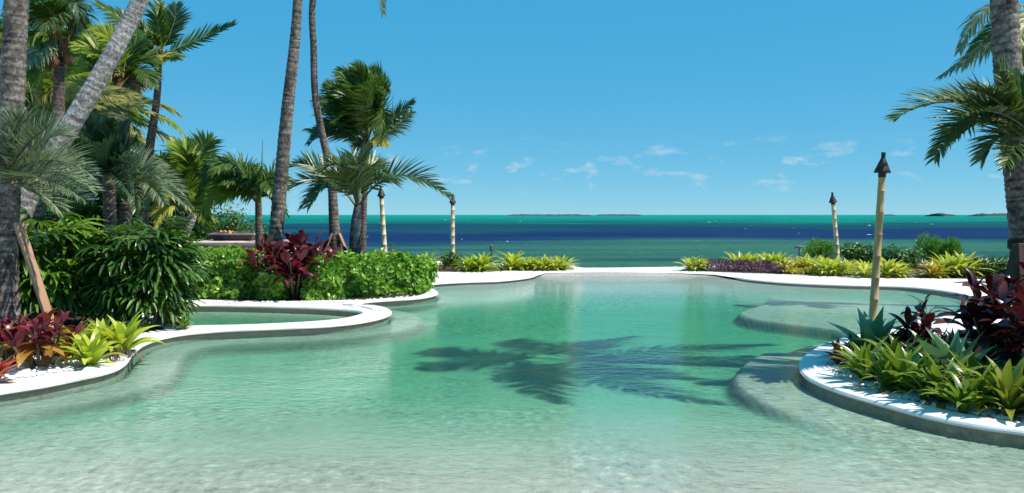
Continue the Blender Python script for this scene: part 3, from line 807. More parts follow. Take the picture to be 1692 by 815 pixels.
# N: windblown coconut palm with the round crown
pn, top = palm('young coconut palm with a dense windblown crown rising above the short feather palm', [(598, 0), (600, 380), (604, 290), (607, 240)], 27.0, [0.13, 0.10, 0.085, 0.09], 'trunk_brown', 5, spacing=0.08)
c0 = (607, 238)
sheath(pn, P(607, 236, 27.0), 0.2, 0.4, 5)
for k, (mid, tip, dy) in enumerate([((585, 165), (540, 150), -0.5), ((592, 150), (560, 118), 0.4), ((605, 150), (588, 112), -0.6), ((618, 150), (612, 118), 0.3), ((628, 160), (640, 150), -0.8),
                                    ((572, 190), (528, 190), -0.8), ((566, 205), (520, 218), 0.5), ((630, 180), (628, 235), -0.9), ((590, 175), (560, 160), -1.2), ((600, 170), (580, 145), -1.5),
                                    ((612, 170), (622, 135), -1.4), ((575, 180), (545, 175), 1.2), ((598, 165), (575, 130), 1.2), ((622, 170), (632, 128), 0.9), ((560, 185), (526, 165), 0.2), ((570, 170), (545, 140), -0.4), ((575, 205), (535, 210), -1.0), ((590, 160), (565, 128), -0.7), ((580, 175), (548, 185), -0.2), ((608, 180), (600, 150), -1.8), ((585, 190), (556, 200), -1.5)]):
    fpx(pn, c0, 27.0, mid, tip, dy, style='coconut', mat='coconut', wind=(-0.55, 0, 0.15), seed=500 + k, ll=0.62, lw=0.05, n=40, droop=0.4)
for k, (mid, tip) in enumerate([((645, 200), (683, 168)), ((648, 212), (680, 185))]):
    fpx(pn, c0, 27.0, mid, tip, -0.3 + k, style='coconut', mat='bluegreen', wind=(-0.1, 0, 0), seed=530 + k, ll=0.45, n=34, droop=0.5)
fpx(pn, c0, 27.0, (560, 222), (507, 214), 0.2, style='coconut', mat='limefrond', wind=(-0.3, 0, 0), seed=540, ll=0.5, lw=0.05)
fpx(pn, c0, 27.0, (555, 212), (512, 235), -0.6, style='coconut', mat='bluegreen', wind=(-0.4, 0, 0), seed=541, ll=0.5)
fpx(pn, c0, 27.0, (622, 232), (640, 240), -0.4, style='coconut', mat='yellow', wind=(0, 0, 0), seed=542, ll=0.3, n=26, lw=0.06)
fpx(pn, c0, 27.0, (596, 236), (585, 246), -0.4, style='coconut', mat='dry', wind=(0, 0, 0), seed=543, ll=0.3, n=26)

# O: short feather palm with blue-grey bole
po, top = palm('short feather palm with a smooth blue-grey bole and long arching fronds behind the clipped hedge', [(587, 0), (587, 400), (589, 365), (592, 335)], 19.6, [0.15, 0.135, 0.115, 0.075], 'trunk_blue', 6, scar=0.015, spacing=0.12, name='feather_palm')
c0 = (591, 345)
for k, (mid, tip, dy, mt) in enumerate([((655, 290), (743, 326), -0.3, 'olive'), ((540, 300), (478, 312), 0.1, 'olive'), ((535, 285), (482, 275), 0.5, 'olive'), ((560, 290), (510, 340), -0.8, 'olive'),
                                        ((570, 280), (530, 282), -0.9, 'olive'), ((590, 290), (600, 275), -1.6, 'olive'), ((600, 285), (640, 290), -1.3, 'olive'), ((605, 285), (632, 280), 0.8, 'olive'),
                                        ((580, 280), (560, 268), 0.9, 'olive'), ((593, 275), (590, 268), 0.6, 'olive'), ((615, 300), (655, 305), 1.2, 'olive'), ((545, 305), (498, 345), 0.7, 'olive'), ((575, 300), (545, 300), -1.6, 'olive'), ((600, 290), (612, 268), 1.2, 'olive')]):
    fpx(po, c0, 19.6, mid, tip, dy, style='stiff', mat=mt, seed=600 + k, ll=0.50, n=42, lw=0.034, rmat='rachis_dark', rad=0.028)

# K: small palm beside the fire bowl
pk, top = palm('small palm with a thin straight stem and drooping crown in front of the fire bowl', [(428, 0), (428, 400), (427, 334)], 20.5, [0.10, 0.085, 0.075], 'trunk_brown', 7, scar=0.03, name='small_palm')
c0 = (427, 340)
for k, (mid, tip, dy, mt) in enumerate([((385, 275), (330, 310), -0.4, 'coconut'), ((390, 290), (345, 330), 0.3, 'coconut'), ((375, 285), (318, 335), 0.9, 'coconut'), ((395, 315), (362, 335), -0.9, 'limefrond'),
                                        ((435, 300), (450, 320), -0.9, 'coconut'), ((445, 300), (475, 300), 0.2, 'coconut'), ((420, 300), (408, 300), -1.0, 'coconut'), ((412, 290), (385, 282), 0.8, 'coconut'),
                                        ((440, 320), (470, 352), 0.6, 'coconut'), ((428, 305), (420, 290), 0.9, 'coconut'), ((400, 300), (365, 300), -1.0, 'coconut'), ((380, 270), (335, 292), -0.7, 'coconut'), ((392, 275), (352, 285), -1.2, 'coconut'), ((385, 300), (340, 345), -0.6, 'limefrond')]):
    fpx(pk, c0, 20.5, mid, tip, dy, style='coconut', mat=mt, seed=700 + k, ll=0.5, n=40, wind=(-0.15, 0, 0), droop=0.8)
mb = MB(); mb.tube([P(430, 340, 20.5), P(432, 290, 20.5), P(434, 232, 20.5)], [0.03, 0.018, 0.006], 6); mb.build('spear_leaf', M['limefrond'], pk)

# J: bushy bright coconut palms with two pale stems
pj, top = palm('bushy bright green palm with a pale leaning stem behind the fan palm thicket', [(297, 0), (305, 395), (318, 360), (322, 330)], 23.0, [0.10, 0.10, 0.095, 0.09], 'trunk_pale', 8, name='bushy_palm')
c0 = (318, 330)
for k, (mid, tip, dy, mt) in enumerate([((330, 260), (350, 232), 0.3, 'coconut'), ((310, 270), (285, 235), -0.3, 'limefrond'), ((300, 260), (320, 236), 0.8, 'coconut'), ((295, 285), (262, 262), -0.6, 'coconut'),
                                        ((290, 300), (250, 300), 0.5, 'coconut'), ((345, 290), (385, 290), 0.6, 'coconut'), ((340, 300), (375, 325), -0.7, 'coconut'), ((330, 290), (345, 262), 1.1, 'limefrond'),
                                        ((300, 310), (270, 345), -0.7, 'limefrond'), ((325, 320), (340, 360), -1.0, 'limefrond'), ((318, 280), (305, 250), -1.0, 'coconut'), ((350, 300), (392, 310), 1.2, 'coconut'), ((290, 320), (255, 350), 0.5, 'gold')]):
    fpx(pj, c0, 23.0, mid, tip, dy, style='coconut', mat=mt, seed=800 + k, ll=0.55, n=40, lw=0.05, wind=(-0.1, 0, 0.05), droop=0.5)
pj2, top = palm('yellowing palm with a brown upright stem between the bushy palm and the fan palms', [(296, 0), (297, 380), (298, 352)], 21.5, [0.11, 0.10, 0.09], 'trunk_brown', 9, name='small_palm')
c0 = (298, 350)
for k, (mid, tip, dy, mt) in enumerate([((270, 320), (240, 340), -0.3, 'gold'), ((280, 315), (262, 300), -0.5, 'limefrond'), ((310, 315), (330, 330), -0.3, 'limefrond'), ((318, 330), (345, 362), -0.6, 'limefrond'), ((280, 340), (262, 375), -0.5, 'yellow'), ((300, 305), (302, 285), -0.6, 'coconut')]):
    fpx(pj2, c0, 21.5, mid, tip, dy, style='coconut', mat=mt, seed=840 + k, ll=0.42, n=34, lw=0.045, droop=0.6)

# C: slim palm against the sky
pc, top = palm('slim tall palm standing clear against the sky with a ragged windblown crown', [(233, 0), (237, 340), (248, 240), (259, 165), (263, 92)], 26.0, [0.22, 0.17, 0.125, 0.10, 0.085], 'trunk_brown', 10, scar=0.035)
c0 = (264, 90)
sheath(pc, P(264, 92, 26.0), 0.17, 0.4, 10)
for k, (mid, tip, dy, mt, wn) in enumerate([((318, 70), (385, 40), -0.2, 'coconut', (0, 0, 0.25)), ((285, 45), (292, 10), 0.3, 'bluegreen', (0, 0, 0)), ((262, 40), (245, 2), -0.5, 'coconut', (-0.3, 0, 0)), ((240, 50), (200, 20), 0.4, 'coconut', (-0.4, 0, 0)),
                                            ((225, 50), (160, 5), -0.3, 'coconut', (-0.2, 0, 0)), ((220, 60), (152, 42), 0.5, 'limefrond', (-0.5, 0, 0.1)), ((275, 92), (290, 98), -0.6, 'yellow', (0, 0, 0)), ((245, 85), (215, 110), -0.6, 'coconut', (-0.3, 0, 0)),
                                            ((230, 100), (195, 140), 0.3, 'coconut', (-0.2, 0, 0)), ((270, 50), (262, 0), 0.8, 'coconut', (0, 0, 0)), ((250, 60), (230, 60), -1.2, 'coconut', (-0.3, 0, 0)), ((280, 50), (300, 30), 1.0, 'coconut', (0, 0, 0)), ((235, 92), (190, 95), -0.9, 'dry', (-0.2, 0, 0))]):
    fpx(pc, c0, 26.0, mid, tip, dy, style='coconut', mat=mt, seed=900 + k, ll=0.52, n=40, lw=0.05, wind=wn, droop=0.35)

# D: lime palm behind the leaning trunk
pd, top = palm('lime green palm with dry brown leaf bases behind the leaning trunk', [(204, 0), (206, 300), (205, 200), (203, 140)], 24.0, [0.2, 0.16, 0.13, 0.12], 'trunk_brown', 15)
c0 = (202, 132)
sheath(pd, P(203, 128, 24.0), 0.28, 0.6, 15)
for k, (mid, tip, dy, mt) in enumerate([((170, 90), (125, 75), -0.5, 'limefrond'), ((175, 80), (138, 55), 0.2, 'coconut'), ((185, 75), (160, 55), -0.9, 'limefrond'), ((165, 105), (120, 105), -0.8, 'limefrond'), ((165, 120), (128, 135), -0.4, 'limefrond'),
                                        ((215, 85), (238, 70), 0.4, 'coconut'), ((225, 100), (258, 105), 0.3, 'coconut'), ((228, 115), (252, 140), -0.4, 'coconut'), ((195, 75), (190, 45), 0.8, 'coconut'), ((180, 120), (150, 150), -1.0, 'gold'), ((215, 130), (225, 165), -0.6, 'dry'), ((178, 100), (148, 90), -1.2, 'limefrond')]):
    fpx(pd, c0, 24.0, mid, tip, dy, style='coconut', mat=mt, seed=1000 + k, ll=0.55, n=40, lw=0.06, wind=(-0.15, 0, 0.05), droop=0.4)

# E: golden windblown palm
pe, top = palm('golden windblown palm with long level fronds behind the thick rough trunk', [(68, 0), (62, 330), (58, 240), (55, 180)], 20.0, [0.2, 0.16, 0.14, 0.13], 'trunk_brown', 16)
c0 = (55, 175)
for k, (mid, tip, dy, mt) in enumerate([((150, 150), (252, 168), -0.3, 'gold'), ((145, 165), (250, 186), 0.4, 'gold'), ((130, 140), (215, 155), 0.9, 'gold'), ((120, 178), (205, 196), -0.8, 'silver'), ((110, 130), (170, 130), -0.8, 'limefrond'),
                                        ((95, 120), (135, 105), 0.3, 'limefrond'), ((75, 120), (90, 90), -0.4, 'limefrond'), ((105, 165), (165, 178), -1.2, 'gold'), ((40, 120), (15, 95), 0.3, 'limefrond'), ((100, 195), (150, 215), 0.2, 'silver'), ((85, 140), (125, 140), 1.0, 'gold'), ((90, 150), (140, 160), -1.5, 'gold'), ((140, 155), (235, 176), -1.2, 'gold'), ((120, 165), (215, 192), -0.2, 'gold'), ((110, 150), (190, 165), -0.6, 'gold'), ((60, 130), (70, 110), -1.0, 'limefrond'), ((90, 180), (140, 205), -1.0, 'limefrond'), ((70, 190), (85, 225), -0.8, 'coconut'), ((30, 170), (-10, 190), -0.5, 'coconut')]):
    fpx(pe, c0, 20.0, mid, tip, dy, style='coconut', mat=mt, seed=1100 + k, ll=0.45, n=44, lw=0.035, wind=(0.25, 0, -0.1), droop=0.5)

# F: dark palm with coconuts at the top corner
pf, top = palm('dark crowned coconut palm with brown hanging fruit between the thick trunk and the leaning trunk', [(92, 0), (94, 300), (97, 180), (98, 75)], 18.0, [0.17, 0.13, 0.11, 0.10], 'trunk_brown', 17)
c0 = (98, 60)
coconuts(pf, P(97, 78, 17.9), 5, 17)
sheath(pf, P(98, 70, 18.0), 0.15, 0.4, 17)
for k, (mid, tip, dy, mt) in enumerate([((118, 5), (133, 25), -0.4, 'bluegreen'), ((70, 80), (42, 108), -0.9, 'silver'), ((60, 30), (20, 70), 0.2, 'coconut'), ((55, 10), (10, 20), -0.4, 'coconut'), ((80, 0), (60, -30), -0.6, 'coconut'), ((100, 0), (105, -40), 0.4, 'coconut'),
                                        ((70, 45), (50, 75), 0.7, 'coconut'), ((115, 20), (128, 45), 0.6, 'olive'), ((85, 20), (60, 5), -1.2, 'coconut'), ((60, 60), (55, 130), -0.6, 'coconut'), ((90, 30), (75, 45), -1.4, 'olive')]):
    fpx(pf, c0, 18.0, mid, tip, dy, style='coconut', mat=mt, seed=1200 + k, ll=0.5, n=44, lw=0.045, droop=0.8)

# G: silver palm reaching over the bed
pg, top = palm('silver green feather palm spreading stiff fronds low in front of the thick trunk', [(-30, 0), (-18, 420), (-5, 310)], 12.2, [0.2, 0.17, 0.13], 'trunk', 18, name='silver_palm')
c0 = (-2, 305)
for k, (mid, tip, dy) in enumerate([((70, 265), (150, 290), -0.3), ((65, 295), (140, 330), -0.6), ((60, 240), (110, 225), 0.3), ((45, 240), (75, 215), -0.6), ((30, 230), (25, 195), -0.3), ((60, 280), (125, 270), 0.6), ((50, 310), (95, 345), 0.2),
                                    ((75, 285), (148, 312), 0.5), ((40, 290), (75, 300), -1.1), ((15, 250), (-20, 210), -0.4), ((-40, 280), (-90, 290), 0)]):
    fpx(pg, c0, 12.2, mid, tip, dy, style='phoenix', mat='silver', seed=1300 + k, ll=0.46, n=46, lw=0.018, rmat='rachis_dark')

# H: blue-green spiky palm ; I: silver one beside it
ph, top = palm('dark blue-green palm with upright spiky fronds below the leaning trunk', [(182, 0), (181, 330), (178, 285)], 14.6, [0.12, 0.10, 0.09], 'stem' if False else 'trunk_brown', 19, name='spiky_palm')
c0 = (176, 285)
for k, (mid, tip, dy) in enumerate([((160, 245), (140, 205), -0.3), ((172, 240), (162, 200), 0.3), ((185, 240), (185, 200), -0.4), ((195, 245), (215, 205), 0.2), ((200, 255), (228, 232), -0.4), ((150, 260), (118, 250), -0.6), ((200, 270), (232, 285), -0.5), ((155, 275), (125, 300), -0.7),
                                    ((175, 260), (170, 240), -1.0), ((190, 255), (205, 240), 0.8), ((165, 300), (140, 330), -0.8), ((192, 290), (215, 320), -0.7)]):
    fpx(ph, c0, 14.6, mid, tip, dy, style='phoenix', mat='bluegreen', seed=1400 + k, ll=0.34, n=34, lw=0.030, rmat='rachis_dark')
pi_, top = palm('silver feather palm fanning out above the two dark fan palm clumps', [(206, 0), (206, 380), (208, 335)], 15.2, [0.14, 0.11, 0.09], 'trunk_brown', 20, name='silver_palm')
c0 = (208, 330)
for k, (mid, tip, dy, mt) in enumerate([((240, 292), (300, 318), -0.4, 'silver'), ((235, 300), (272, 335), -0.8, 'silver'), ((225, 285), (265, 280), 0.3, 'silver'), ((180, 300), (155, 330), -0.4, 'silver'), ((200, 280), (190, 255), 0.4, 'bluegreen'), ((218, 300), (225, 345), -1.0, 'silver'), ((245, 300), (310, 340), 0.4, 'silver'), ((175, 305), (140, 350), 0.2, 'bluegreen'), ((215, 280), (232, 262), 0.6, 'silver')]):
    fpx(pi_, c0, 15.2, mid, tip, dy, style='phoenix', mat=mt, seed=1500 + k, ll=0.42, n=42, lw=0.022, rmat='rachis_dark', droop=0.4)

# far garden fill palms behind the left group
for k, (cx_, cy_, Yk, lab, mt) in enumerate([(150, 230, 27.0, 'full green coconut palm filling the garden behind the leaning trunk', ('coconut', 'limefrond')), (40, 230, 26.0, 'green coconut palm far behind the thick rough trunk', ('coconut', 'olive')), (110, 120, 27.5, 'tall lime green palm filling the sky between the thick trunk and the leaning trunk', ('limefrond', 'coconut')), (185, 190, 29.0, 'golden green palm crown showing behind the leaning trunk below the lime palm', ('gold', 'limefrond')),
                                             (10, 120, 25.0, 'tall green palm crown right behind the thick rough trunk', ('coconut', 'limefrond')), (105, 300, 30.0, 'low yellow-green palm deep in the garden between the silver palms', ('limefrond', 'gold')),
                                             (250, 330, 28.0, 'low green palm deep in the garden behind the silver feather palm', ('coconut', 'limefrond'))]):
    pp, top = palm(lab, [(cx_, 0), (cx_, 360 if cy_ < 320 else 380), (cx_, cy_)], Yk, [0.17, 0.14, 0.12], 'trunk_brown', 30 + k)
    crown(pp, top, 22, 2.5, 300 + k, mats=mt, els=(78, -45), lw=0.07, ll=0.85, nl=50)

# P: right hand palm (its crown shades the pool)
YP = 10.8
pp_, top = palm('big pale ringed palm trunk rising from the dark cordylines beside the pool', [(1714, 0), (1696, 430), (1684, 300), (1668, 150), (1659, 0), (1652, -180), (1648, -400)], YP, [0.20, 0.17, 0.16, 0.157, 0.153, 0.14, 0.125], 'trunk', 40, spacing=0.085, scar=0.045)
crown(pp_, top, 14, 3.1, 41, els=(68, -22), sag=0.4, lw=0.05, ll=0.8, nl=46)
prop(Vector((P(1644, 400, 10.5).x, 10.5, 0.1)), P(1684, 405, 10.55), 'plankshade', 'dark timber prop leaning on the big pale trunk behind the dark cordyline', 0.17, 0.06)
prop(Vector((P(1700, 400, 10.4).x, 10.4, 0.1)), P(1688, 402, 10.5), 'plankshade', 'dark upright timber prop strapped to the big pale trunk', 0.16, 0.06)
straps(pp_, P(1694, 412, YP), 0.18, 0.12)

# Q: feather palm reaching in front of that trunk
pq, top = palm('feather palm holding stiff green fronds across the big pale trunk', [(1775, 0), (1765, 400), (1735, 250)], 10.0, [0.2, 0.16, 0.12], 'trunk', 42, name='feather_palm')
c0 = (1728, 245)
for k, (mid, tip, dy) in enumerate([((1600, 172), (1478, 196), -0.3), ((1625, 188), (1545, 260), -0.6), ((1640, 180), (1560, 165), 0.5), ((1650, 195), (1575, 225), 0.6), ((1665, 180), (1610, 150), -0.7), ((1680, 170), (1650, 120), -0.5), ((1700, 180), (1690, 130), 0.3), ((1670, 220), (1625, 260), 0.4), ((1690, 235), (1662, 275), -0.7), ((1760, 200), (1830, 190), 0), ((1745, 180), (1770, 120), -0.5), ((1660, 190), (1590, 190), -0.9)]):
    fpx(pq, c0, 10.0, mid, tip, dy, style='stiff', mat='olive' if k % 3 else 'coconut', seed=1700 + k, ll=0.40, n=46, lw=0.026, rmat='rachis_dark', rad=0.02)
# R: hanging fronds behind the trunk
pr_, top = palm('palm with thin drooping fronds showing behind the upper part of the big pale trunk', [(1730, 0), (1728, 380), (1722, 200), (1716, 30)], 17.0, [0.18, 0.15, 0.13, 0.12], 'trunk_brown', 43)
c0 = (1714, 22)
for k, (mid, tip, dy, mt) in enumerate([((1640, 10), (1585, 85), -0.3, 'silver'), ((1640, 70), (1556, 125), 0.2, 'silver'), ((1655, 40), (1590, 108), 0.6, 'coconut'), ((1690, 60), (1690, 110), -0.4, 'limefrond'), ((1660, -40), (1600, -30), 0.3, 'coconut'), ((1740, -30), (1790, -10), 0, 'coconut'), ((1705, -40), (1690, -80), 0.5, 'coconut'), ((1700, 30), (1685, 70), -0.8, 'gold')]):
    fpx(pr_, c0, 17.0, mid, tip, dy, style='coconut', mat=mt, seed=1800 + k, ll=0.45, n=40, lw=0.035, droop=1.0)

prop(G(95, 566) - Vector((0, 0, 0.02)), P(30, 368, 12.0), 'plank', 'long orange-brown timber prop leaning on the thick rough palm trunk', 0.12, 0.06)

# ------------------------------------------------------------------ leaf meshes shared by the smaller plants
def strap_leaf(name, mat, L_=1.0, w_=0.12, el0=60, bend=70, ns=7, fold=0.25, prof=None, twist=0.0, wave=0.0, tipdroop=0.0):
    """one leaf growing from the origin along +x, rising at el0 and arching over; centre vein folded"""
    vs = []; fs = []
    p = Vector((0, 0, 0))
    for i in range(ns + 1):
        t = i / ns
        a = R(el0 - bend * t ** 1.3 - tipdroop * max(0, t - 0.6) * 2.5)
        d = Vector((math.cos(a), 0, math.sin(a)))
        nrm = Vector((-math.sin(a), 0, math.cos(a)))
        hw = w_ * 0.5 * (prof(t) if prof else (0.75 + 0.5 * math.sin(math.pi * t)) * (1 - t ** 4) ** 0.8)
        sd = Vector((0, math.cos(twist * t), 0)) + nrm * math.sin(twist * t)
        wv = wave * math.sin(t * 9) * hw
        vs += [p - sd * hw + nrm * (hw * fold + wv), p.copy(), p + sd * hw + nrm * (hw * fold - wv)]
        p = p + d * (L_ / ns)
    for i in range(ns):
        a = i * 3
        fs += [(a, a + 3, a + 4, a + 1), (a + 1, a + 4, a + 5, a + 2)]
    me = bpy.data.meshes.new(name)
    me.from_pydata([tuple(q) for q in vs], [], fs)
    me.materials.append(mat)
    me.polygons.foreach_set('use_smooth', [True] * len(fs))
    return me
def inst(me, name, parent, off, az, tilt, sc, roll=0.0):
    o = bpy.data.objects.new(name, me)
    COL.objects.link(o)
    o.parent = parent
    o.matrix_local = Matrix.Translation(off) @ Matrix.Rotation(az, 4, 'Z') @ Matrix.Rotation(-tilt, 4, 'Y') @ Matrix.Rotation(roll, 4, 'X') @ Matrix.Diagonal((sc[0], sc[1], sc[2], 1) if hasattr(sc, '__len__') else (sc, sc, sc, 1))
    return o
def ovate(t): return max(0.02, math.sin(math.pi * min(1, t * 0.92 + 0.04)) ** 0.75 * (1 - 0.25 * t)) * 1.25 if t > 0.12 else 0.18
def lance(t): return max(0.02, (0.55 + 0.75 * math.sin(math.pi * min(1, 0.1 + t * 0.85))) * (1 - t ** 3))
def petiole_ovate(t): return 0.12 if t < 0.12 else max(0.015, math.sin(math.pi * ((t - 0.12) / 0.88 * 0.95 + 0.05)) ** 0.8 * (1.15 - 0.3 * t))

def rosette_meshes(mat, w_=0.13, els=(78, 62, 44), bends=(50, 75, 80), prof=None, fold=0.3):
    return [strap_leaf('leaf', M[mat], 1.0, w_, e_, b_, 7, fold, prof) for e_, b_ in zip(els, bends)]
RO = {k: rosette_meshes(k, w_) for k, w_ in (('brom', 0.17), ('bromgreen', 0.14), ('bromred', 0.16), ('bromtip', 0.13), ('bromorange', 0.13))}
RO['agave'] = [strap_leaf('leaf', M['agave'], 1.0, 0.24, e_, b_, 8, 0.28, lance) for e_, b_ in ((80, 25), (62, 35), (42, 40), (25, 30))]

RO['dry'] = rosette_meshes('dry', 0.10, (50, 30, 15), (95, 90, 70))
def rosette(kind, loc, size, n, label, cat='bromeliad', group=None, name='bromeliad', seed=0):
    rg = random.Random(seed)
    t = thing(name, loc, label, cat, group)
    ms = RO[kind]
    for i in range(n):
        f = (i + 0.5) / n
        k = min(len(ms) - 1, int(f * len(ms)))
        s = size * (0.7 + 0.4 * math.sin(math.pi * (0.25 + 0.6 * f))) * rg.uniform(0.85, 1.12)
        me_ = RO['dry'][k % 3] if (f > 0.7 and kind != 'agave' and rg.random() < 0.22) else ms[k]
        inst(me_, 'leaf', t, Vector((0, 0, 0.0)) + Vector((rg.uniform(-1, 1), rg.uniform(-1, 1), 0)) * size * 0.03, R(i * 137.5 + rg.uniform(-14, 14)), R(rg.uniform(-9, 9)), (s, s * rg.uniform(0.85, 1.15), s), R(rg.uniform(-14, 14)))
    return t
def at(px, py, z=0.0): return G(px, py, z)

# ---- left bed, near the coping
for k, (px, py, sz, n_, lab) in enumerate([
    (150, 606, 0.44, 30, 'low lime yellow bromeliad with pointed leaves at the front of the bed, beside the coping'),
    (203, 588, 0.52, 30, 'largest yellow bromeliad with long pointed leaves where the coping bends inwards'),
    (132, 588, 0.46, 26, 'broad yellow-green bromeliad tucked behind the low lime one by the red cordyline'),
    (172, 582, 0.44, 26, 'yellow bromeliad in the middle of the cluster beside the red cordyline'),
    (112, 597, 0.34, 20, 'small lime bromeliad touching the red cordyline')]):
    rosette('brom', at(px, py), sz, n_, lab, group='yellow bromeliads by the red cordyline', seed=50 + k)
rosette('bromred', at(-8, 634), 0.34, 22, 'bright red bromeliad on the white gravel at the front of the red cordyline', seed=60)
rosette('bromgreen', at(303, 545), 0.26, 16, 'small green bromeliad at the foot of the fan palms beside the spa', seed=61)
rosette('bromgreen', at(168, 560), 0.30, 18, 'dull green bromeliad with tiny flowers behind the yellow cluster', seed=62)

def cordyline(loc, label, mats, stems, hgt, spread, leaf, nleaf, seed, low=None, name='cordyline', w_=0.30, lowmat=None):
    """several canes, each carrying whorls of broad arching leaves"""
    rg = random.Random(seed)
    t = thing(name, loc, label, 'cordyline')
    ms = [strap_leaf('leaf', M[mats], 1.0, w_, e_, b_, 7, 0.22, petiole_ovate, tw, 0.10) for e_, b_, tw in ((72, 60, 0.3), (50, 85, -0.3), (30, 95, 0.2))]
    ms2 = [strap_leaf('leaf', M[lowmat], 1.0, w_ * 1.05, e_, b_, 7, 0.22, petiole_ovate, tw, 0.10) for e_, b_, tw in ((30, 95, 0.3), (10, 90, -0.2))] if lowmat else None
    for s in range(stems):
        a = s * 2.4 + rg.uniform(-0.4, 0.4)
        r_ = spread * math.sqrt((s + 0.3) / stems)
        top = Vector((math.cos(a) * r_, math.sin(a) * r_, hgt * rg.uniform(0.62, 1.0) * (1 - 0.25 * r_ / max(spread, 0.01))))
        foot = Vector((top.x * 0.2, top.y * 0.2, -0.02))
        mb = MB(); mb.tube([foot + Vector(loc), (foot + top) * 0.5 + Vector((top.x * 0.1, top.y * 0.1, 0)) + Vector(loc), top + Vector(loc)], [0.018, 0.015, 0.010], 6)
        mb.build('cane', M['stem'], t)
        for i in range(nleaf):
            f = i / nleaf
            pos = foot + (top - foot) * (1 - 0.55 * f)
            az = i * 2.4 + s + rg.uniform(-0.3, 0.3)
            k = 0 if f < 0.28 else (1 if f < 0.65 else 2)
            sc = leaf * rg.uniform(0.75, 1.15) * (0.75 + 0.4 * min(1, f * 2))
            me = ms[k]
            if ms2 and f > 0.55: me = ms2[i % 2]
            inst(me, 'leaf', t, pos, az, R(rg.uniform(-12, 12)), (sc, sc * rg.uniform(0.8, 1.15), sc), R(rg.uniform(-25, 25)))
    return t
cordyline(at(68, 608), 'crimson and amber cordyline with broad leaves in front of the timber prop', 'croton', 10, 0.58, 0.40, 0.30, 10, 71, lowmat='crotonlow')
cordyline(at(14, 604), 'dark crimson cordyline between the thick trunk and the bright red bromeliad', 'croton', 5, 0.48, 0.25, 0.28, 9, 72, lowmat='crotonlow')
cordyline(at(487, 493), 'tall burgundy cordyline clump filling the gap between the two hedges', 'ti', 28, 1.42, 0.85, 0.50, 9, 73)
cordyline(at(436, 484), 'lower burgundy cordyline at the foot of the thin straight stem', 'ti', 8, 1.2, 0.36, 0.40, 9, 74)
cordyline(at(575, 468), 'small burgundy cordyline showing above the hedge by the curved trunk', 'ti', 4, 0.95, 0.25, 0.34, 8, 75)
cordyline(at(1517, 598), 'dark purple cordyline standing between the near torch and the large dark cordyline', 'tidark', 5, 0.72, 0.22, 0.32, 9, 76)
cordyline(at(1672, 625), 'large dark purple cordyline mass in front of the big pale trunk', 'tidark', 16, 1.25, 0.52, 0.42, 10, 77)
cordyline(at(1720, 655), 'dark purple cordyline at the end of the near bed, overhanging the red-tipped bromeliad', 'tidark', 8, 1.10, 0.40, 0.40, 9, 78)

# ---- right bed
for k, (px, py, sz, n_, lab) in enumerate([
    (1440, 602, 0.62, 28, 'large grey-green agave rosette at the foot of the near torch'),
    (1578, 645, 0.62, 26, 'broad grey-green agave rosette among the bromeliads under the dark cordyline'),
    (1618, 625, 0.5, 20, 'shaded agave rosette under the large dark cordyline')]):
    rosette('agave', at(px, py), sz, n_, lab, 'agave', None, 'agave', 80 + k)
for k, (px, py, sz, n_, lab) in enumerate([
    (1432, 632, 0.48, 28, 'green bromeliad spilling towards the coping just in front of the torch agave'),
    (1496, 650, 0.54, 32, 'arching green-gold bromeliad between the two big agaves'),
    (1556, 666, 0.50, 28, 'green-gold bromeliad at the coping in front of the second agave'),
    (1478, 622, 0.48, 24, 'green bromeliad tucked behind the arching one under the small dark cordyline'),
    (1540, 615, 0.45, 22, 'yellow-green bromeliad under the small dark purple cordyline')]):
    rosette('bromgreen', at(px, py), sz, n_, lab, group='green bromeliads in the near bed', seed=90 + k)
for k, (px, py, sz, n_, lab) in enumerate([
    (1462, 648, 0.36, 24, 'small green bromeliad right at the coping beside the arching green-gold one'),
    (1527, 664, 0.34, 22, 'low green bromeliad at the coping between the arching and the second green-gold ones'),
    (1592, 684, 0.40, 24, 'low green bromeliad at the coping beside the red and orange one'),
    (1410, 618, 0.30, 22, 'little green bromeliad at the coping next to the small red one'),
    (1600, 655, 0.46, 24, 'deep green bromeliad in the shade between the two agaves under the dark cordyline')]):
    rosette('bromgreen', at(px, py), sz, n_, lab, group='green bromeliads in the near bed', seed=190 + k)
rosette('bromred', at(1388, 605), 0.30, 26, 'small red bromeliad at the tip of the near bed beside the agave', seed=100)
rosette('bromred', at(1405, 592), 0.20, 16, 'tiny red bromeliad behind the small red one at the tip of the bed', seed=101)
rosette('bromtip', at(1668, 690), 0.52, 26, 'green bromeliad with red and orange inner leaves on the near coping', seed=102)
rosette('bromtip', at(1726, 698), 0.44, 24, 'red-tipped bromeliad beside the last dark cordyline of the near bed', seed=103)
rosette('bromgreen', at(1618, 678), 0.46, 24, 'shaded green bromeliad between the second agave and the red-tipped one', seed=104)

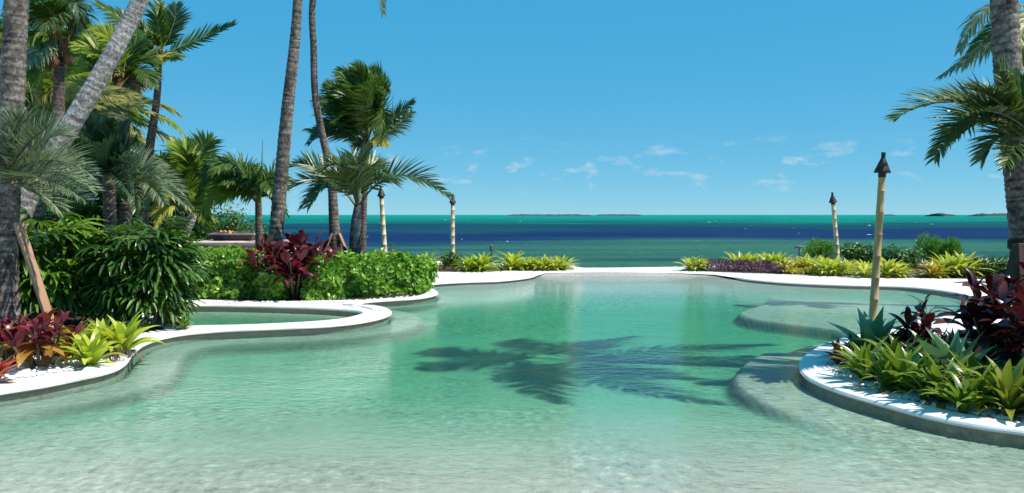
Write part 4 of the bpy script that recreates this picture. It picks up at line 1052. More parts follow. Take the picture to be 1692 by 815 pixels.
# ---- fan palms (lady palms)
def fan_leaf(mat, nf, seed, L_=0.50, spread=190):
    rg = random.Random(seed)
    vs = []; fs = []
    for i in range(nf):
        a = R(-spread / 2 + spread * i / (nf - 1) + rg.uniform(-4, 4))
        l_ = L_ * (1 - 0.25 * abs(i / (nf - 1) - 0.5) * 2) * rg.uniform(0.9, 1.08)
        d = Vector((math.cos(a), math.sin(a), 0)); s = Vector((-math.sin(a), math.cos(a), 0))
        p = d * 0.03
        el = rg.uniform(0.05, 0.25)
        b = len(vs)
        for q, (u, wd) in enumerate(((0, 0.008), (0.3, 0.021), (0.65, 0.024), (0.9, 0.015), (1.0, 0.003))):
            z = el * l_ * u - 0.42 * l_ * u ** 2.4
            c = d * (0.03 + l_ * u * (1 - 0.16 * u)) + Vector((0, 0, z))
            vs += [c - s * wd + Vector((0, 0, wd * 0.35)), c, c + s * wd + Vector((0, 0, wd * 0.35))]
        for q in range(4):
            k = b + q * 3
            fs += [(k, k + 3, k + 4, k + 1), (k + 1, k + 4, k + 5, k + 2)]
    me = bpy.data.meshes.new('fan_leaf')
    me.from_pydata([tuple(q) for q in vs], [], fs)
    me.materials.append(M[mat])
    return me
FANS = [fan_leaf('rhapis', nf, 40 + nf) for nf in (9, 10, 11, 12)]
M['rhapisdark'] = mat_leaf('dark_fan_leaf', [(0.012, 0.045, 0.008), (0.03, 0.085, 0.014), (0.075, 0.16, 0.022), (0.17, 0.27, 0.04)], trans=0.25, rough=0.33, spec=0.5, objmix=0.65)  # darker copy of the fan leaf; shadow between the clumps put into colour
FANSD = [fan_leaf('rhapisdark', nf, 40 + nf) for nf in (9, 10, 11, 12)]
def lady_palm(loc, label, rx, ry, h, n, seed, fs_=1.0, fans=None):
    rg = random.Random(seed)
    t = thing('fan_palm', loc, label, 'fan palm')
    ncane = 14
    canes = []
    for i in range(ncane):
        a = i * 2.4; r_ = math.sqrt((i + 0.5) / ncane)
        f = Vector((math.cos(a) * rx * 0.55 * r_, math.sin(a) * ry * 0.55 * r_, -0.02))
        tp = Vector((math.cos(a) * rx * 0.72 * r_, math.sin(a) * ry * 0.72 * r_, h * (0.95 - 0.35 * r_ ** 2)))
        mb = MB(); mb.tube([f + Vector(loc), tp + Vector(loc)], [0.016, 0.012], 6); mb.build('cane', M['stem'], t)
        canes.append((f, tp))
    pet = MB()
    for i in range(n):
        f, tp = canes[i % ncane]
        u = rg.uniform(0.12, 1.0) ** 0.8
        p = f + (tp - f) * u
        outward = math.atan2(tp.y * (rx / ry), tp.x) + rg.uniform(-1.5, 1.5)
        if rg.random() < 0.3: outward = rg.uniform(0, 6.28)
        el = R(rg.uniform(10, 60) * (0.4 + 0.9 * u))
        pl = rg.uniform(0.16, 0.34)
        q = p + Vector((math.cos(outward) * math.cos(el), math.sin(outward) * math.cos(el), math.sin(el))) * pl
        pet.tube([p + Vector(loc), q + Vector(loc)], [0.005, 0.004], 4, False)
        inst((fans or FANS)[rg.randrange(4)], 'fan_leaf', t, q, outward, el - R(rg.uniform(15, 50)), rg.uniform(0.85, 1.2) * fs_, R(rg.uniform(-25, 25)))
    pet.build('leaf_stalks', M['stem'], t)['kind'] = 'stuff'
    return t
lady_palm(at(72, 541), 'bright fan palm clump with splayed leaves behind the timber prop and crimson cordyline', 0.60, 0.5, 1.65, 120, 201, 1.25)
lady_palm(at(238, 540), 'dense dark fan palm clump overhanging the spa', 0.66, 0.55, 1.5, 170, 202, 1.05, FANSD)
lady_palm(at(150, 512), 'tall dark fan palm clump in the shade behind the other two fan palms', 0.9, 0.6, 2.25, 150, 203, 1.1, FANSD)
lady_palm(at(-60, 532), 'fan palm clump in the shade of the thick rough trunk', 0.7, 0.55, 1.5, 90, 204)

# ---- leafy masses: hedges and shrubs
def leaves_mesh(name, pts, nrms, L_, w_, mat, parent, seed, jitter=0.9, flat=False):
    rg = random.Random(seed)
    vs = []; fs = []
    for p, n_ in zip(pts, nrms):
        if flat:
            n2 = (n_ + Vector((rg.uniform(-1, 1), rg.uniform(-1, 1), rg.uniform(-0.5, 1))) * jitter).normalized()
            d = Vector((rg.uniform(-1, 1), rg.uniform(-1, 1), rg.uniform(-1, 0.6))).cross(n2).normalized() + n2 * 0.25
            d.normalize(); up = n2
        else:
            d = Vector((rg.uniform(-1, 1), rg.uniform(-1, 1), rg.uniform(-1, 1))) * jitter + n_
            d = (d + Vector((0, 0, 0.15))).normalized()
            up = Vector((rg.uniform(-1, 1), rg.uniform(-1, 1), rg.uniform(-0.2, 1.6)))
        s = d.cross(up)
        if s.length < 1e-3: continue
        s.normalize(); nn = s.cross(d)
        l_ = L_ * rg.uniform(0.7, 1.25); hw = w_ * 0.5 * rg.uniform(0.8, 1.2)
        b = len(vs)
        c = p + d * l_ * 0.5
        vs += [p, c - s * hw + nn * hw * 0.35, c - nn * 0.0, c + s * hw + nn * hw * 0.35, p + d * l_ - nn * l_ * 0.12]
        fs += [(b, b + 2, b + 1), (b, b + 3, b + 2), (b + 1, b + 2, b + 4), (b + 2, b + 3, b + 4)]
    o = mk(name, [tuple(q) for q in vs], fs, M[mat], parent)
    return o
def hedge(corner, w_, d_, h, label, n, seed, lump=0.24, ldim=(0.14, 0.09), shear=0.0, fall=0.0):
    """clipped hedge: stems inside and a leafy shell with an uneven outline"""
    rg = random.Random(seed)
    c = Vector(corner)
    t = thing('hedge', c, label, 'hedge')
    pts = []; ns = []
    for i in range(n):
        u, v = rg.random(), rg.random()
        f = rg.random()
        if f < 0.46: q = Vector((u * w_, 0, v * h)); nn = Vector((0, -1, 0.2))
        elif f < 0.82: q = Vector((u * w_, v * d_, h)); nn = Vector((0, -0.2, 1))
        elif f < 0.91: q = Vector((0, u * d_, v * h)); nn = Vector((-1, 0, 0.2))
        else: q = Vector((w_, u * d_, v * h)); nn = Vector((1, 0, 0.2))
        # round the shoulders and make the surface lumpy
        cx_ = Vector((w_ / 2, d_ / 2, h * 0.35))
        k = (q - cx_)
        ed = max(0, abs(k.x) / (w_ / 2) - 0.75) + max(0, k.z / (h * 0.65) - 0.7) + max(0, abs(k.y) / (d_ / 2) - 0.8)
        q = q - k * 0.12 * ed
        q += nn.normalized() * (lump * mnoise.noise((q + c) * 2.6) + lump * 0.6 * mnoise.noise((q + c) * 6.0) - rg.random() ** 2 * 0.16)
        q.z *= 1 - fall * (q.x / w_) ** 2
        q.y += shear * q.x * (0.4 + 0.6 * q.x / w_)
        if q.z < 0.0: q.z = rg.uniform(0, 0.1)
        pts.append(q + c); ns.append(nn)
    o = leaves_mesh('foliage', pts, ns, *ldim, 'hedge', t, seed, 0.8, True)
    o['kind'] = 'stuff'
    core = MB()
    for i in range(int(w_ * 9)):
        x, y = rg.uniform(0.1, w_ - 0.1), rg.uniform(0.15, d_ - 0.1)
        y += shear * x * (0.4 + 0.6 * x / w_)
        core.tube([c + Vector((x, y, -0.02)), c + Vector((x + rg.uniform(-0.1, 0.1), y, h * 0.5)), c + Vector((x + rg.uniform(-0.2, 0.2), y + rg.uniform(-0.1, 0.1), h * 0.9))], [0.018, 0.012, 0.006], 5, False)
    core.build('stems', M['stem'], t)['kind'] = 'stuff'
    return t
hL = at(313, 494); hR = at(471, 494)
hedge(hL + Vector((-0.1, 0.1, 0)), 1.35, 1.5, 0.88, 'leafy hedge between the fan palms and burgundy cordyline, in front of the fire bowl', 6500, 301)
hedge(at(426, 496) + Vector((-0.02, 0.02, 0)), 0.50, 1.0, 0.50, 'low light green leafy hedge end beside the burgundy cordyline', 1800, 302)
hedge(at(497, 497) + Vector((0.0, 0.05, 0)), 2.30, 1.3, 0.80, 'long clipped bright green hedge on the round point of the coping', 9000, 303, shear=0.72, fall=0.16)

def shrub(loc, rx, ry, h, n, label, mat, ldim, seed, name='shrub', cat='shrub', up=0.0, group=None, lumps=6):
    rg = random.Random(seed)
    c = Vector(loc)
    t = thing(name, c, label, cat, group)
    cs = [(Vector((rg.uniform(-0.55, 0.55) * rx, rg.uniform(-0.55, 0.55) * ry, h * rg.uniform(0.3, 0.68))), rg.uniform(0.38, 0.62)) for _ in range(lumps)]
    pts = []; ns = []
    for i in range(n):
        cc, k = cs[i % lumps]
        d = Vector((rg.gauss(0, 1), rg.gauss(0, 1), rg.gauss(0, 1))).normalized()
        r_ = rg.random() ** 0.4
        q = cc + Vector((d.x * rx * k, d.y * ry * k, d.z * h * k * 0.85)) * r_
        if q.z < 0.02: q.z = rg.uniform(0.02, 0.12)
        pts.append(q + c); ns.append((d + Vector((0, 0, up))).normalized())
    o = leaves_mesh('foliage', pts, ns, *ldim, mat, t, seed, 0.6, ldim[1] > 0.03)
    o['kind'] = 'stuff'
    st = MB()
    for cc, k in cs:
        st.tube([c + Vector((cc.x * 0.2, cc.y * 0.2, -0.02)), c + Vector((cc.x * 0.7, cc.y * 0.7, cc.z * 0.6)), c + cc], [0.022, 0.016, 0.008], 5, False)
    st.build('stems', M['stem'], t)['kind'] = 'stuff'
    return t
# sea-edge shrubs
BK = 29.5
shrub(at(742, 444.5), 0.52, 0.4, 0.50, 900, 'dark green low shrub at the foot of the pale torch by the hedge', 'shrub', (0.11, 0.05), 401)
shrub(at(1352, 441), 0.75, 0.5, 0.85, 2600, 'feathery green bush beside the leaning torch, under its pole', 'feather', (0.13, 0.026), 402, up=0.6)
shrub(at(1418, 444), 0.85, 0.5, 0.72, 1500, 'round-leaved green shrub between the leaning torch and the near torch pole', 'shrub', (0.15, 0.09), 403)
shrub(at(1492, 447), 0.8, 0.5, 0.78, 1500, 'dark leafy shrub on the sea side of the amber bromeliads', 'shrub', (0.14, 0.07), 404)
shrub(at(1542, 444), 0.42, 0.4, 1.05, 2600, 'taller wispy bright green bush rising above the sea-edge row', 'feather', (0.15, 0.024), 405, up=1.0, lumps=4)
shrub(at(1572, 445), 0.45, 0.4, 0.85, 2200, 'wispy lower green bush beside the taller wispy one', 'feather', (0.15, 0.024), 406, up=1.0, lumps=4)
shrub(at(1640, 457), 0.85, 0.45, 0.52, 1400, 'low dark green shrub at the end of the row beside the lawn patch', 'shrub', (0.11, 0.06), 407)
shrub(at(1695, 456), 0.7, 0.45, 0.5, 900, 'low green shrub behind the dark timber props', 'shrub', (0.11, 0.06), 408)
# behind the fire bowl
for k, (px, Yk, rx, h, lab) in enumerate([(345, 30.0, 1.5, 2.05, 'dark shrub behind the fire bowl on its flame side'), (390, 31.0, 1.3, 1.75, 'rounded shrub behind the middle of the fire bowl'), (420, 32.0, 0.9, 1.35, 'low shrub at the end of the thicket behind the thin straight stem'), (290, 29.0, 1.3, 2.2, 'leafy shrub below the bushy palm'), (235, 27, 1.5, 2.2, 'shrub in the depth of the garden below the silver feather palm'), (150, 24, 1.6, 2.4, 'tall shrub closing the garden behind the fan palms'), (60, 22, 1.6, 2.3, 'dense shrub closing the garden behind the thick trunk'), (-40, 21, 1.6, 2.4, 'dense shrub beside the thick trunk deep in the garden')]):
    shrub(Vector((P(px, 400, Yk).x, Yk, 0)), rx, 0.8, h, 2600, lab, 'shrub', (0.14, 0.06), 420 + k, lumps=9)
shrub(at(540, 482), 0.35, 0.3, 1.05, 500, 'small yellow-variegated shrub between the burgundy cordyline and the long hedge', 'bromgreen', (0.15, 0.07), 440, lumps=4)
shrub(at(397, 470), 0.35, 0.3, 1.02, 450, 'small dark purple shrub beside the thin straight stem in front of the slab wall', 'tidark', (0.09, 0.045), 441, lumps=4)
shrub(at(650, 462), 0.16, 0.16, 1.02, 160, 'small upright sprig poking above the long hedge beside the bamboo torch', 'shrub', (0.10, 0.05), 442, lumps=3)

# purple ground cover
def groundcover(name, pxs, label, n, mat, ldim, h, seed):
    rg = random.Random(seed)
    poly = catmull(gp(pxs), 4, closed=True)
    xs = [q.x for q in poly]; ys = [q.y for q in poly]
    qx = np.array([rg.uniform(min(xs), max(xs)) for _ in range(n)]); qy = np.array([rg.uniform(min(ys), max(ys)) for _ in range(n)])
    ins = pip(qx, qy, poly)
    pts = []; ns = []
    for x, y, k in zip(qx, qy, ins):
        if not k: continue
        hh = h * (0.6 + 0.8 * abs(mnoise.noise(Vector((x * 2.2, y * 2.2, seed)))))
        pts.append(Vector((x, y, rg.uniform(0.02, hh)))); ns.append(Vector((rg.uniform(-1, 1), rg.uniform(-1, 1), 0.9)).normalized())
    o = leaves_mesh(name, pts, ns, *ldim, mat, None, seed, 0.4)
    o['label'] = label; o['kind'] = 'stuff'; o['category'] = 'ground cover'
    return o
groundcover('purple_groundcover', [(1168, 449), (1210, 451), (1262, 453), (1300, 453.5), (1296, 448), (1240, 446), (1180, 445.5)], 'dusty purple ground cover along the far gravel before the sea-edge bromeliads', 2600, 'purple', (0.13, 0.03), 0.34, 451)
groundcover('purple_groundcover', [(183, 608), (206, 602), (221, 588), (214, 580), (200, 588), (186, 598)], 'thin purple trailing plant on the coping under the yellow bromeliads', 260, 'purple', (0.08, 0.018), 0.09, 452)
groundcover('reddish_groundcover', [(1296, 454), (1345, 456), (1380, 456), (1376, 450), (1330, 449.5), (1298, 450)], 'reddish ground cover at the feet of the amber bromeliads', 900, 'bromorange', (0.12, 0.035), 0.2, 453)
groundcover('brown_groundcover', [(722, 449), (760, 448.5), (800, 447.5), (860, 446.5), (862, 443), (790, 443), (720, 444)], 'brown dry ground cover between the sea-edge bromeliads by the hedge', 900, 'dry', (0.10, 0.03), 0.14, 454)

groundcover('dark_groundcover', [(1402, 606), (1440, 636), (1500, 652), (1560, 668), (1640, 684), (1760, 700), (1800, 660), (1700, 600), (1560, 590), (1440, 592)], 'low dark green ground cover added as shade in the near bed under the agaves', 16000, 'understory', (0.13, 0.035), 0.26, 455)
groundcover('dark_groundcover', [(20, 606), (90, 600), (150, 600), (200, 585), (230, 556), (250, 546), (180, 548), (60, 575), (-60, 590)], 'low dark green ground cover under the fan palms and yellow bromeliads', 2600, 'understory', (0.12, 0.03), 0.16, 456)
# far bromeliads: one mesh each, several shapes
def brom_mesh(mat, n, seed, w_=0.11):
    rg = random.Random(seed)
    vs = []; fs = []
    for i in range(n):
        f = (i + 0.5) / n
        el0 = 84 - 62 * f + rg.uniform(-6, 6); bend = 45 + 40 * f
        l_ = rg.uniform(0.8, 1.1) * (0.8 + 0.25 * math.sin(math.pi * f))
        az = R(i * 137.5 + rg.uniform(-12, 12))
        ca, sa = math.cos(az), math.sin(az)
        p = Vector((rg.uniform(-0.08, 0.08), rg.uniform(-0.08, 0.08), 0)); b = len(vs)
        for s in range(6):
            t = s / 5
            a = R(el0 - bend * t ** 1.3)
            hw = w_ * 0.5 * (0.8 + 0.5 * math.sin(math.pi * t)) * (1 - t ** 4) + 0.004
            side = Vector((-sa, ca, 0)) * hw
            lift = Vector((0, 0, hw * 0.3))
            vs += [p - side + lift, p.copy(), p + side + lift]
            p = p + Vector((ca * math.cos(a), sa * math.cos(a), math.sin(a))) * (l_ / 5)
        for s in range(5):
            k = b + 3 * s
            fs += [(k, k + 3, k + 4, k + 1), (k + 1, k + 4, k + 5, k + 2)]
    me = bpy.data.meshes.new('bromeliad')
    me.from_pydata([tuple(q) for q in vs], [], fs)
    me.materials.append(M[mat])
    return me
FB = {m_: [brom_mesh(m_, 44, 60 + i) for i in range(3)] for m_ in ('bromfar', 'bromorange', 'brom')}
def far_brom(px, py, sz, mat, label, group, seed):
    rg = random.Random(seed)
    o = bpy.data.objects.new('bromeliad', FB[mat][seed % 3])
    COL.objects.link(o)
    o.location = at(px, py)
    o.rotation_euler = (rg.uniform(-0.08, 0.08), rg.uniform(-0.08, 0.08), rg.uniform(0, 6.28))
    o.scale = (sz * 1.4, sz * 1.4, sz * 1.25)
    return tag(o, label, 'bromeliad', group)
g1 = 'bromeliads in the sea-edge row beside the hedge'
l1 = 'pale yellow-green bromeliad crowded in the end clump of the row before the far beach'
for k, (px, py, sz, mat, lab) in enumerate([
    (704, 446.5, 0.60, 'bromfar', 'yellow-green bromeliad showing just beyond the corner of the long hedge'),
    (776, 448.5, 0.52, 'brom', 'lime bromeliad between the pale torch and the stake light, on the torch side'),
    (797, 448.5, 0.60, 'brom', 'taller lime bromeliad beside the stake light before the far gravel'),
    (848, 446.5, 0.66, 'brom', 'tallest lime bromeliad standing on a short stem in the sea-edge row'),
    (872, 446.5, 0.45, 'brom', 'small green bromeliad beside the tallest lime one'),
    (884, 446.8, 0.44, 'bromfar', l1), (900, 447.0, 0.50, 'bromfar', l1), (914, 446.8, 0.44, 'bromfar', l1), (929, 446.2, 0.48, 'bromfar', l1)]):
    far_brom(px, py, sz, mat, lab, g1, 500 + k)
g2 = 'bromeliads in the sea-edge row behind the shallow shelf'
l2 = 'yellow-green bromeliad behind the purple ground cover'
l3 = 'yellow bromeliad at the front of the sea-edge row behind the near torch pole'
for k, (px, py, sz, mat, lab) in enumerate([
    (1143, 447.5, 0.46, 'bromfar', 'lone round pale yellow bromeliad at the edge of the far beach, on its open side'),
    (1159, 447.5, 0.46, 'bromfar', 'round pale yellow bromeliad between the lone one and the purple ground cover'),
    (1222, 446.5, 0.62, 'bromfar', 'large yellow-green bromeliad behind the purple ground cover, first after the round pair'), (1242, 447, 0.55, 'bromfar', 'shorter yellow-green bromeliad squeezed in behind the middle of the purple ground cover'), (1275, 448, 0.66, 'brom', 'taller lime bromeliad behind the purple ground cover near the path light'), (1290, 449, 0.6, 'bromfar', 'yellow-green bromeliad between the taller lime one and the T-shaped path light'), (1304, 452, 0.45, 'bromfar', 'yellow bromeliad at the foot of the T-shaped path light'),
    (1326, 452, 0.55, 'bromorange', 'amber-tinted bromeliad beside the T-shaped path light'), (1344, 452, 0.58, 'bromfar', 'yellow bromeliad between the path light and the leaning torch'),
    (1366, 455.5, 0.58, 'bromfar', 'yellow bromeliad at the front of the row below the leaning torch'), (1384, 455.5, 0.58, 'bromfar', 'large yellow bromeliad directly below the foot of the leaning torch'),
    (1400, 453, 0.45, 'bromfar', 'small yellow bromeliad between the leaning torch and the round-leaved shrub'),
    (1430, 458.5, 0.52, 'bromfar', 'yellow bromeliad at the gravel in front of the round-leaved shrub'), (1468, 458.5, 0.60, 'bromfar', 'larger yellow bromeliad at the gravel in front of the dark leafy shrub'), (1484, 458.5, 0.45, 'bromfar', 'small yellow bromeliad nestled against the larger one before the dark leafy shrub'),
    (1541, 459, 0.50, 'bromorange', 'amber bromeliad in front of the wispy bushes'), (1558, 458, 0.50, 'bromfar', 'yellow bromeliad between the amber one and the tall pair below the wispy bushes'),
    (1572, 457, 0.72, 'bromfar', 'tall yellow bromeliad in front of the wispy lower bush'), (1592, 457, 0.70, 'bromfar', 'tall yellow bromeliad next to the low dark shrub by the lawn patch')]):
    far_brom(px, py, sz, mat, lab, g2, 520 + k)

# ------------------------------------------------------------------ torches, lights, fire bowl
def torch(base, top, r0, cone_r, label, mat='bamboo'):
    base, top = Vector(base), Vector(top)
    t = thing('tiki_torch', base, label, 'torch', 'bamboo torches round the pool')
    d = (top - base).normalized(); l_ = (top - base).length
    cone_h = cone_r * 1.85; cap_h = cone_r * 0.7
    pl = l_ - cone_h - cap_h
    pts = []; rr = []
    nn = 8
    for i in range(nn):
        for f, k in ((0.0, 1.13), (0.03, 1.0), (0.5, 0.97), (0.97, 1.0)):
            s = (i + f) / nn
            pts.append(base + d * (pl + 0.05) * s - d * 0.03 * (1 - s)); rr.append(r0 * (1 - 0.22 * s) * k)
    mb = MB(); mb.tube(pts, rr, 14); mb.build('pole', M[mat], t, smooth=True)
    c = base + d * pl
    mb = MB(); mb.tube([c, c + d * 0.015, c + d * cone_h], [cone_r, cone_r * 1.0, cone_r * 0.27], 12)
    cone = mb.build('torch_cone', M['torchmetal'], t)
    c2 = c + d * cone_h
    mb = MB(); mb.tube([c2 - d * 0.01, c2 + d * cap_h * 0.8, c2 + d * cap_h], [cone_r * 0.25, cone_r * 0.26, cone_r * 0.29], 12)
    mb.build('snuffer_cap', M['torchmetal'], cone)
    mb = MB(); mb.tube([c - d * 0.06, c + d * 0.01], [r0 * 0.86, r0 * 0.9], 14); mb.build('collar', M['torchmetal'], t)
    return t
b0 = at(1440, 562); torch(b0, P(1460, 252, b0.y), 0.058, 0.108, 'tall bamboo torch with black cone rising from the agave on the near bed')
b0 = at(1386, 446); torch(b0, P(1375, 318, b0.y), 0.075, 0.125, 'leaning bamboo torch in the sea-edge row behind the shallow shelf', 'bamboopale')
b0 = at(748, 444); torch(b0, P(748, 321, b0.y), 0.075, 0.11, 'pale bamboo torch standing at the sea edge just beyond the long hedge', 'bamboopale')
b0 = at(638, 452); torch(b0, P(629, 307, b0.y), 0.08, 0.12, 'pale bamboo torch behind the long hedge, its cone among the short palm fronds', 'bamboopale')

def path_light(base, h, label, tee):
    t = thing('path_light', base, label, 'path light')
    b = Vector(base)
    mb = MB(); mb.tube([b + Vector((0, 0, -0.05)), b + Vector((0, 0, h))], 0.018, 8); mb.build('post', M['lamp'], t)
    mb = MB()
    if tee: mb.tube([b + Vector((0, 0, h - 0.03)), b + Vector((0, 0, h)), b + Vector((0, 0, h + 0.05)), b + Vector((0, 0, h + 0.07))], [0.15, 0.15, 0.05, 0.02], 14)
    else: mb.tube([b + Vector((0, 0, h - 0.14)), b + Vector((0, 0, h - 0.12)), b + Vector((0, 0, h)), b + Vector((0, 0, h + 0.06))], [0.05, 0.06, 0.045, 0.01], 12)
    mb.build('lamp_head', M['lamp'], t)
path_light(at(1320, 447), 0.72, 'T-shaped metal path light among the sea-edge bromeliads', True)
path_light(at(812, 443), 0.70, 'slim metal stake light between the two groups of lime bromeliads', False)

# raised slab wall and fire bowl
YB = 25.0
x0, x1 = P(322, 400, YB).x, P(455, 400, YB).x
zt = P(322, 399, YB).z
fw = thing('slab_wall', Vector((x0, YB, 0)), 'low pink stone wall with two projecting slabs carrying the fire bowl', 'wall')
mb = MB(); mb.box(((x0 + x1) / 2 + 0.15, YB + 0.9, zt / 2 - 0.05), (x1 - x0 - 0.4, 1.6, zt - 0.12)); mb.build('wall_body', M['wallstone'], fw)
mb = MB(); mb.box(((x0 + x1) / 2, YB + 0.85, zt - 0.045), (x1 - x0, 1.9, 0.10)); mb.tube([Vector((x0, YB - 0.1, zt - 0.05)), Vector((x1, YB - 0.1, zt - 0.05))], 0.062, 10); mb.build('top_slab', M['slab'], fw)
mb = MB(); mb.box(((x0 + x1) / 2 + 0.25, YB + 0.75, zt - 0.36), (x1 - x0 - 0.3, 2.0, 0.09)); mb.build('lower_slab', M['slab'], fw)
bx0, bx1 = P(348, 390, YB + 0.5).x, P(424, 390, YB + 0.5).x
bt, bb = P(348, 386, YB + 0.5).z, zt + 0.006
fb = thing('fire_bowl', Vector(((bx0 + bx1) / 2, YB + 0.5, bb)), 'square dark fire bowl with pale rim and small orange flame on the slab wall', 'fire bowl')
cx_, cy_ = (bx0 + bx1) / 2, YB + 0.75
hw = (bx1 - bx0) / 2
def frustum(z0, z1, h0, h1):
    vs = [Vector((cx_ + sx * h, cy_ + sy * h * 0.75, z)) for z, h in ((z0, h0), (z1, h1)) for sx, sy in ((-1, -1), (1, -1), (1, 1), (-1, 1))]
    return vs, [(3, 2, 1, 0), (4, 5, 6, 7), (0, 1, 5, 4), (1, 2, 6, 5), (2, 3, 7, 6), (3, 0, 4, 7)]
mb = MB(); mb.add(*frustum(bb, bt - 0.03, hw * 0.78, hw * 0.97)); mb.build('bowl', M['bowl'], fb)
mb = MB()
for sx, sy, lx, ly in ((0, -1, hw * 2, 0.07), (0, 1, hw * 2, 0.07), (-1, 0, 0.07, hw * 1.36), (1, 0, 0.07, hw * 1.36)):
    mb.box((cx_ + sx * (hw - 0.035), cy_ + sy * (hw * 0.75 - 0.035), bt - 0.012), (lx, ly, 0.045))
mb.build('rim', M['bowlrim'], fb)
mb = MB(); rg = random.Random(3)
for i in range(60):
    q = Vector((cx_ + rg.uniform(-0.85, 0.85) * hw, cy_ + rg.uniform(-0.55, 0.55) * hw, bt - 0.005 + rg.uniform(0, 0.03)))
    r_ = rg.uniform(0.03, 0.06)
    mb.tube([q - Vector((0, 0, r_)), q, q + Vector((0, 0, r_))], [r_ * 0.4, r_, r_ * 0.35], 6)
mb.build('lava_rocks', M['lava'], fb)['kind'] = 'stuff'
mb = MB()
for i in range(9):
    q = Vector((cx_ - hw * 0.35 + rg.uniform(-0.22, 0.22), cy_ + rg.uniform(-0.15, 0.15), bt)); h = rg.uniform(0.04, 0.11)
    mb.tube([q, q + Vector((rg.uniform(-0.03, 0.03), 0, h * 0.4)), q + Vector((rg.uniform(-0.08, 0.02), 0, h))], [0.03, 0.035, 0.004], 6)
mb.build('flame', M['flame'], fb, smooth=True)

# ------------------------------------------------------------------ white pebbles along the near beds
def pebbles(name, poly_px, n, label, seed, r=(0.012, 0.032)):
    rg = random.Random(seed)
    poly = gp(poly_px)
    xs = [q.x for q in poly]; ys = [q.y for q in poly]
    qx = np.array([rg.uniform(min(xs), max(xs)) for _ in range(n)]); qy = np.array([rg.uniform(min(ys), max(ys)) for _ in range(n)])
    ins = pip(qx, qy, poly)
    vs = []; fs = []
    base = [(0, 0, 1), (1, 0, 0), (0, 1, 0), (-1, 0, 0), (0, -1, 0), (0.7, 0.7, 0.55), (-0.7, 0.7, 0.5), (-0.7, -0.7, 0.6), (0.7, -0.7, 0.5)]
    fb_ = [(0, 5, 6), (0, 6, 7), (0, 7, 8), (0, 8, 5), (1, 2, 5), (2, 6, 5), (2, 3, 6), (3, 7, 6), (3, 4, 7), (4, 8, 7), (4, 1, 8), (1, 5, 8)]
    for x, y, k in zip(qx, qy, ins):
        if not k: continue
        s = rg.uniform(*r); a = rg.uniform(0, 6.28); ca, sa = math.cos(a), math.sin(a); e1 = rg.uniform(0.7, 1.3); b = len(vs)
        for q in base:
            u, v = q[0] * s * e1, q[1] * s
            vs.append((x + u * ca - v * sa, y + u * sa + v * ca, 0.002 + q[2] * s * 0.8 + rg.uniform(0, 0.006)))
        fs += [tuple(i + b for i in f) for f in fb_]
    o = mk(name, vs, fs, M['pebble'])
    o['label'] = label; o['kind'] = 'stuff'; o['category'] = 'gravel'
    return o
pebbles('gravel', [(-160, 660), (0, 630), (90, 618), (150, 610), (185, 600), (205, 592), (215, 575), (240, 560), (225, 552), (190, 570), (150, 590), (90, 585), (-200, 610)], 5200, 'white coral gravel under the crimson cordyline along the coping', 601)
pebbles('gravel', [(1362, 600), (1372, 618), (1400, 632), (1460, 652), (1540, 672), (1620, 688), (1720, 703), (1800, 712), (1800, 690), (1640, 660), (1500, 630), (1420, 605), (1385, 585)], 4200, 'white coral gravel along the inner edge of the near coping', 602)
pebbles('gravel', [(330, 502), (450, 501), (570, 502), (650, 495), (712, 486), (716, 480), (700, 488), (600, 496), (500, 499), (330, 497)], 2600, 'white coral gravel in front of the hedges', 603)

# ------------------------------------------------------------------ shore rocks and far islands
def rock(loc, s, label, seed):
    bm = bmesh.new(); bmesh.ops.create_icosphere(bm, subdivisions=3, radius=1.0)
    for v in bm.verts:
        k = 1 + 0.35 * mnoise.noise(v.co * 1.3 + Vector((seed, 0, 0))) + 0.12 * mnoise.noise(v.co * 4 + Vector((seed, 0, 0)))
        v.co = Vector((v.co.x * s[0] * k, v.co.y * s[1] * k, v.co.z * s[2] * k))
    me = bpy.data.meshes.new('shore_rock'); bm.to_mesh(me); bm.free(); me.materials.append(M['rock'])
    o = bpy.data.objects.new('shore_rock', me); COL.objects.link(o); o.location = loc
    tag(o, label, 'rock', 'rocks at the seawall')
rock(at(941, 446) + Vector((0.1, 0.35, -0.03)), (0.28, 0.2, 0.14), 'pale rock at the end of the lime bromeliad row by the far beach', 1)
rock(at(955, 446) + Vector((0.1, 0.5, -0.08)), (0.22, 0.18, 0.12), 'smaller pale rock beside the one ending the bromeliad row', 5)

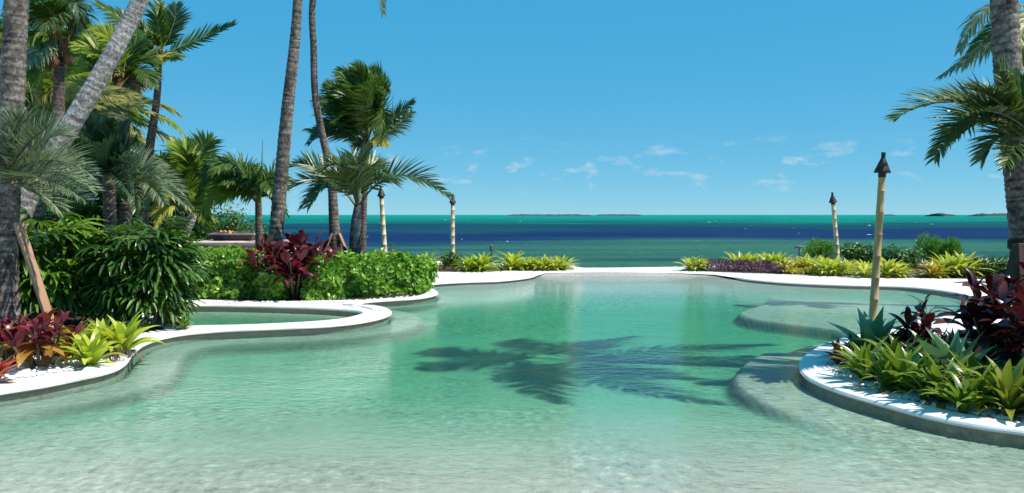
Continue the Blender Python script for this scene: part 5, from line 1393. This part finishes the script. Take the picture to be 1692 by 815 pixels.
def island(pxa, pxb, dist_, hpx, label, seed):
    xa, xb = (pxa - CX) / FPX * dist_, (pxb - CX) / FPX * dist_
    h = CAMZ - SEA_Z + hpx * dist_ / FPX
    wd = xb - xa
    nx_, ny_ = 120, 10
    vs = []; fs = []
    for j in range(ny_ + 1):
        for i in range(nx_ + 1):
            u, v = i / nx_, j / ny_
            env = min(1, 9 * u, 9 * (1 - u)) ** 0.5 * math.sin(math.pi * v) ** 0.5
            x = xa + wd * u; y = dist_ + v * 90
            k = 0.75 + 0.35 * mnoise.noise(Vector((x * 0.05, y * 0.05, seed))) + 0.2 * mnoise.noise(Vector((x * 0.25, y * 0.2, seed)))
            vs.append((x, y, SEA_Z - 0.4 + (h + 0.4) * env * k))
    for j in range(ny_):
        for i in range(nx_):
            a = j * (nx_ + 1) + i
            fs.append((a, a + 1, a + nx_ + 2, a + nx_ + 1))
    o = mk('mangrove_island', vs, fs, M['island'], loc=((xa + xb) / 2, dist_, SEA_Z))
    tag(o, label, 'island', 'mangrove islands on the horizon')
island(835, 980, 2600, 1.3, 'longest low mangrove island on the horizon beyond the far beach', 1)
island(986, 1064, 2600, 1.3, 'shorter low mangrove island next to the longest one on the horizon', 2)
island(1560, 1582, 1700, 3.0, 'tiny round mangrove islet on the horizon past the near torch', 3)
island(1632, 1720, 1700, 3.2, 'dark mangrove island on the horizon disappearing behind the big pale trunk', 4)
island(1462, 1484, 2800, 1.0, 'faint low mangrove islet on the horizon just beside the near torch pole', 5)

# whitecaps: low broken crests of foam out on the sea
rg = random.Random(77)
mb = MB()
for i in range(34):
    y = 95 * (6.5 ** rg.random()); x = rg.uniform(-0.62, 0.62) * y
    l_ = rg.choice((0.08, 0.12, 0.2, 0.35)) * rg.uniform(0.7, 1.3) * (0.6 + y / 260); h = rg.uniform(0.03, 0.08) * (0.6 + y / 400)
    n_ = 6
    top_ = []
    for k in range(n_ + 1):
        u = k / n_
        e_ = math.sin(math.pi * u) ** 0.6
        xx = x + (u - 0.5) * l_ * 2; yy = y + 0.3 * math.sin(u * 5 + i)
        top_ += [Vector((xx, yy - 0.35 * e_, SEA_Z + 0.005)), Vector((xx, yy, SEA_Z + 0.01 + h * e_ * rg.uniform(0.5, 1.1))), Vector((xx, yy + 0.5 * e_, SEA_Z + 0.005))]
    mb.add(top_, [(3 * k + a, 3 * k + 3 + a, 3 * k + 4 + a, 3 * k + 1 + a) for k in range(n_) for a in (0, 1)])
wc = mb.build('whitecaps', M['pebble'])
wc['kind'] = 'stuff'; wc['label'] = 'scattered white wave crests out on the sea'; wc['category'] = 'waves'
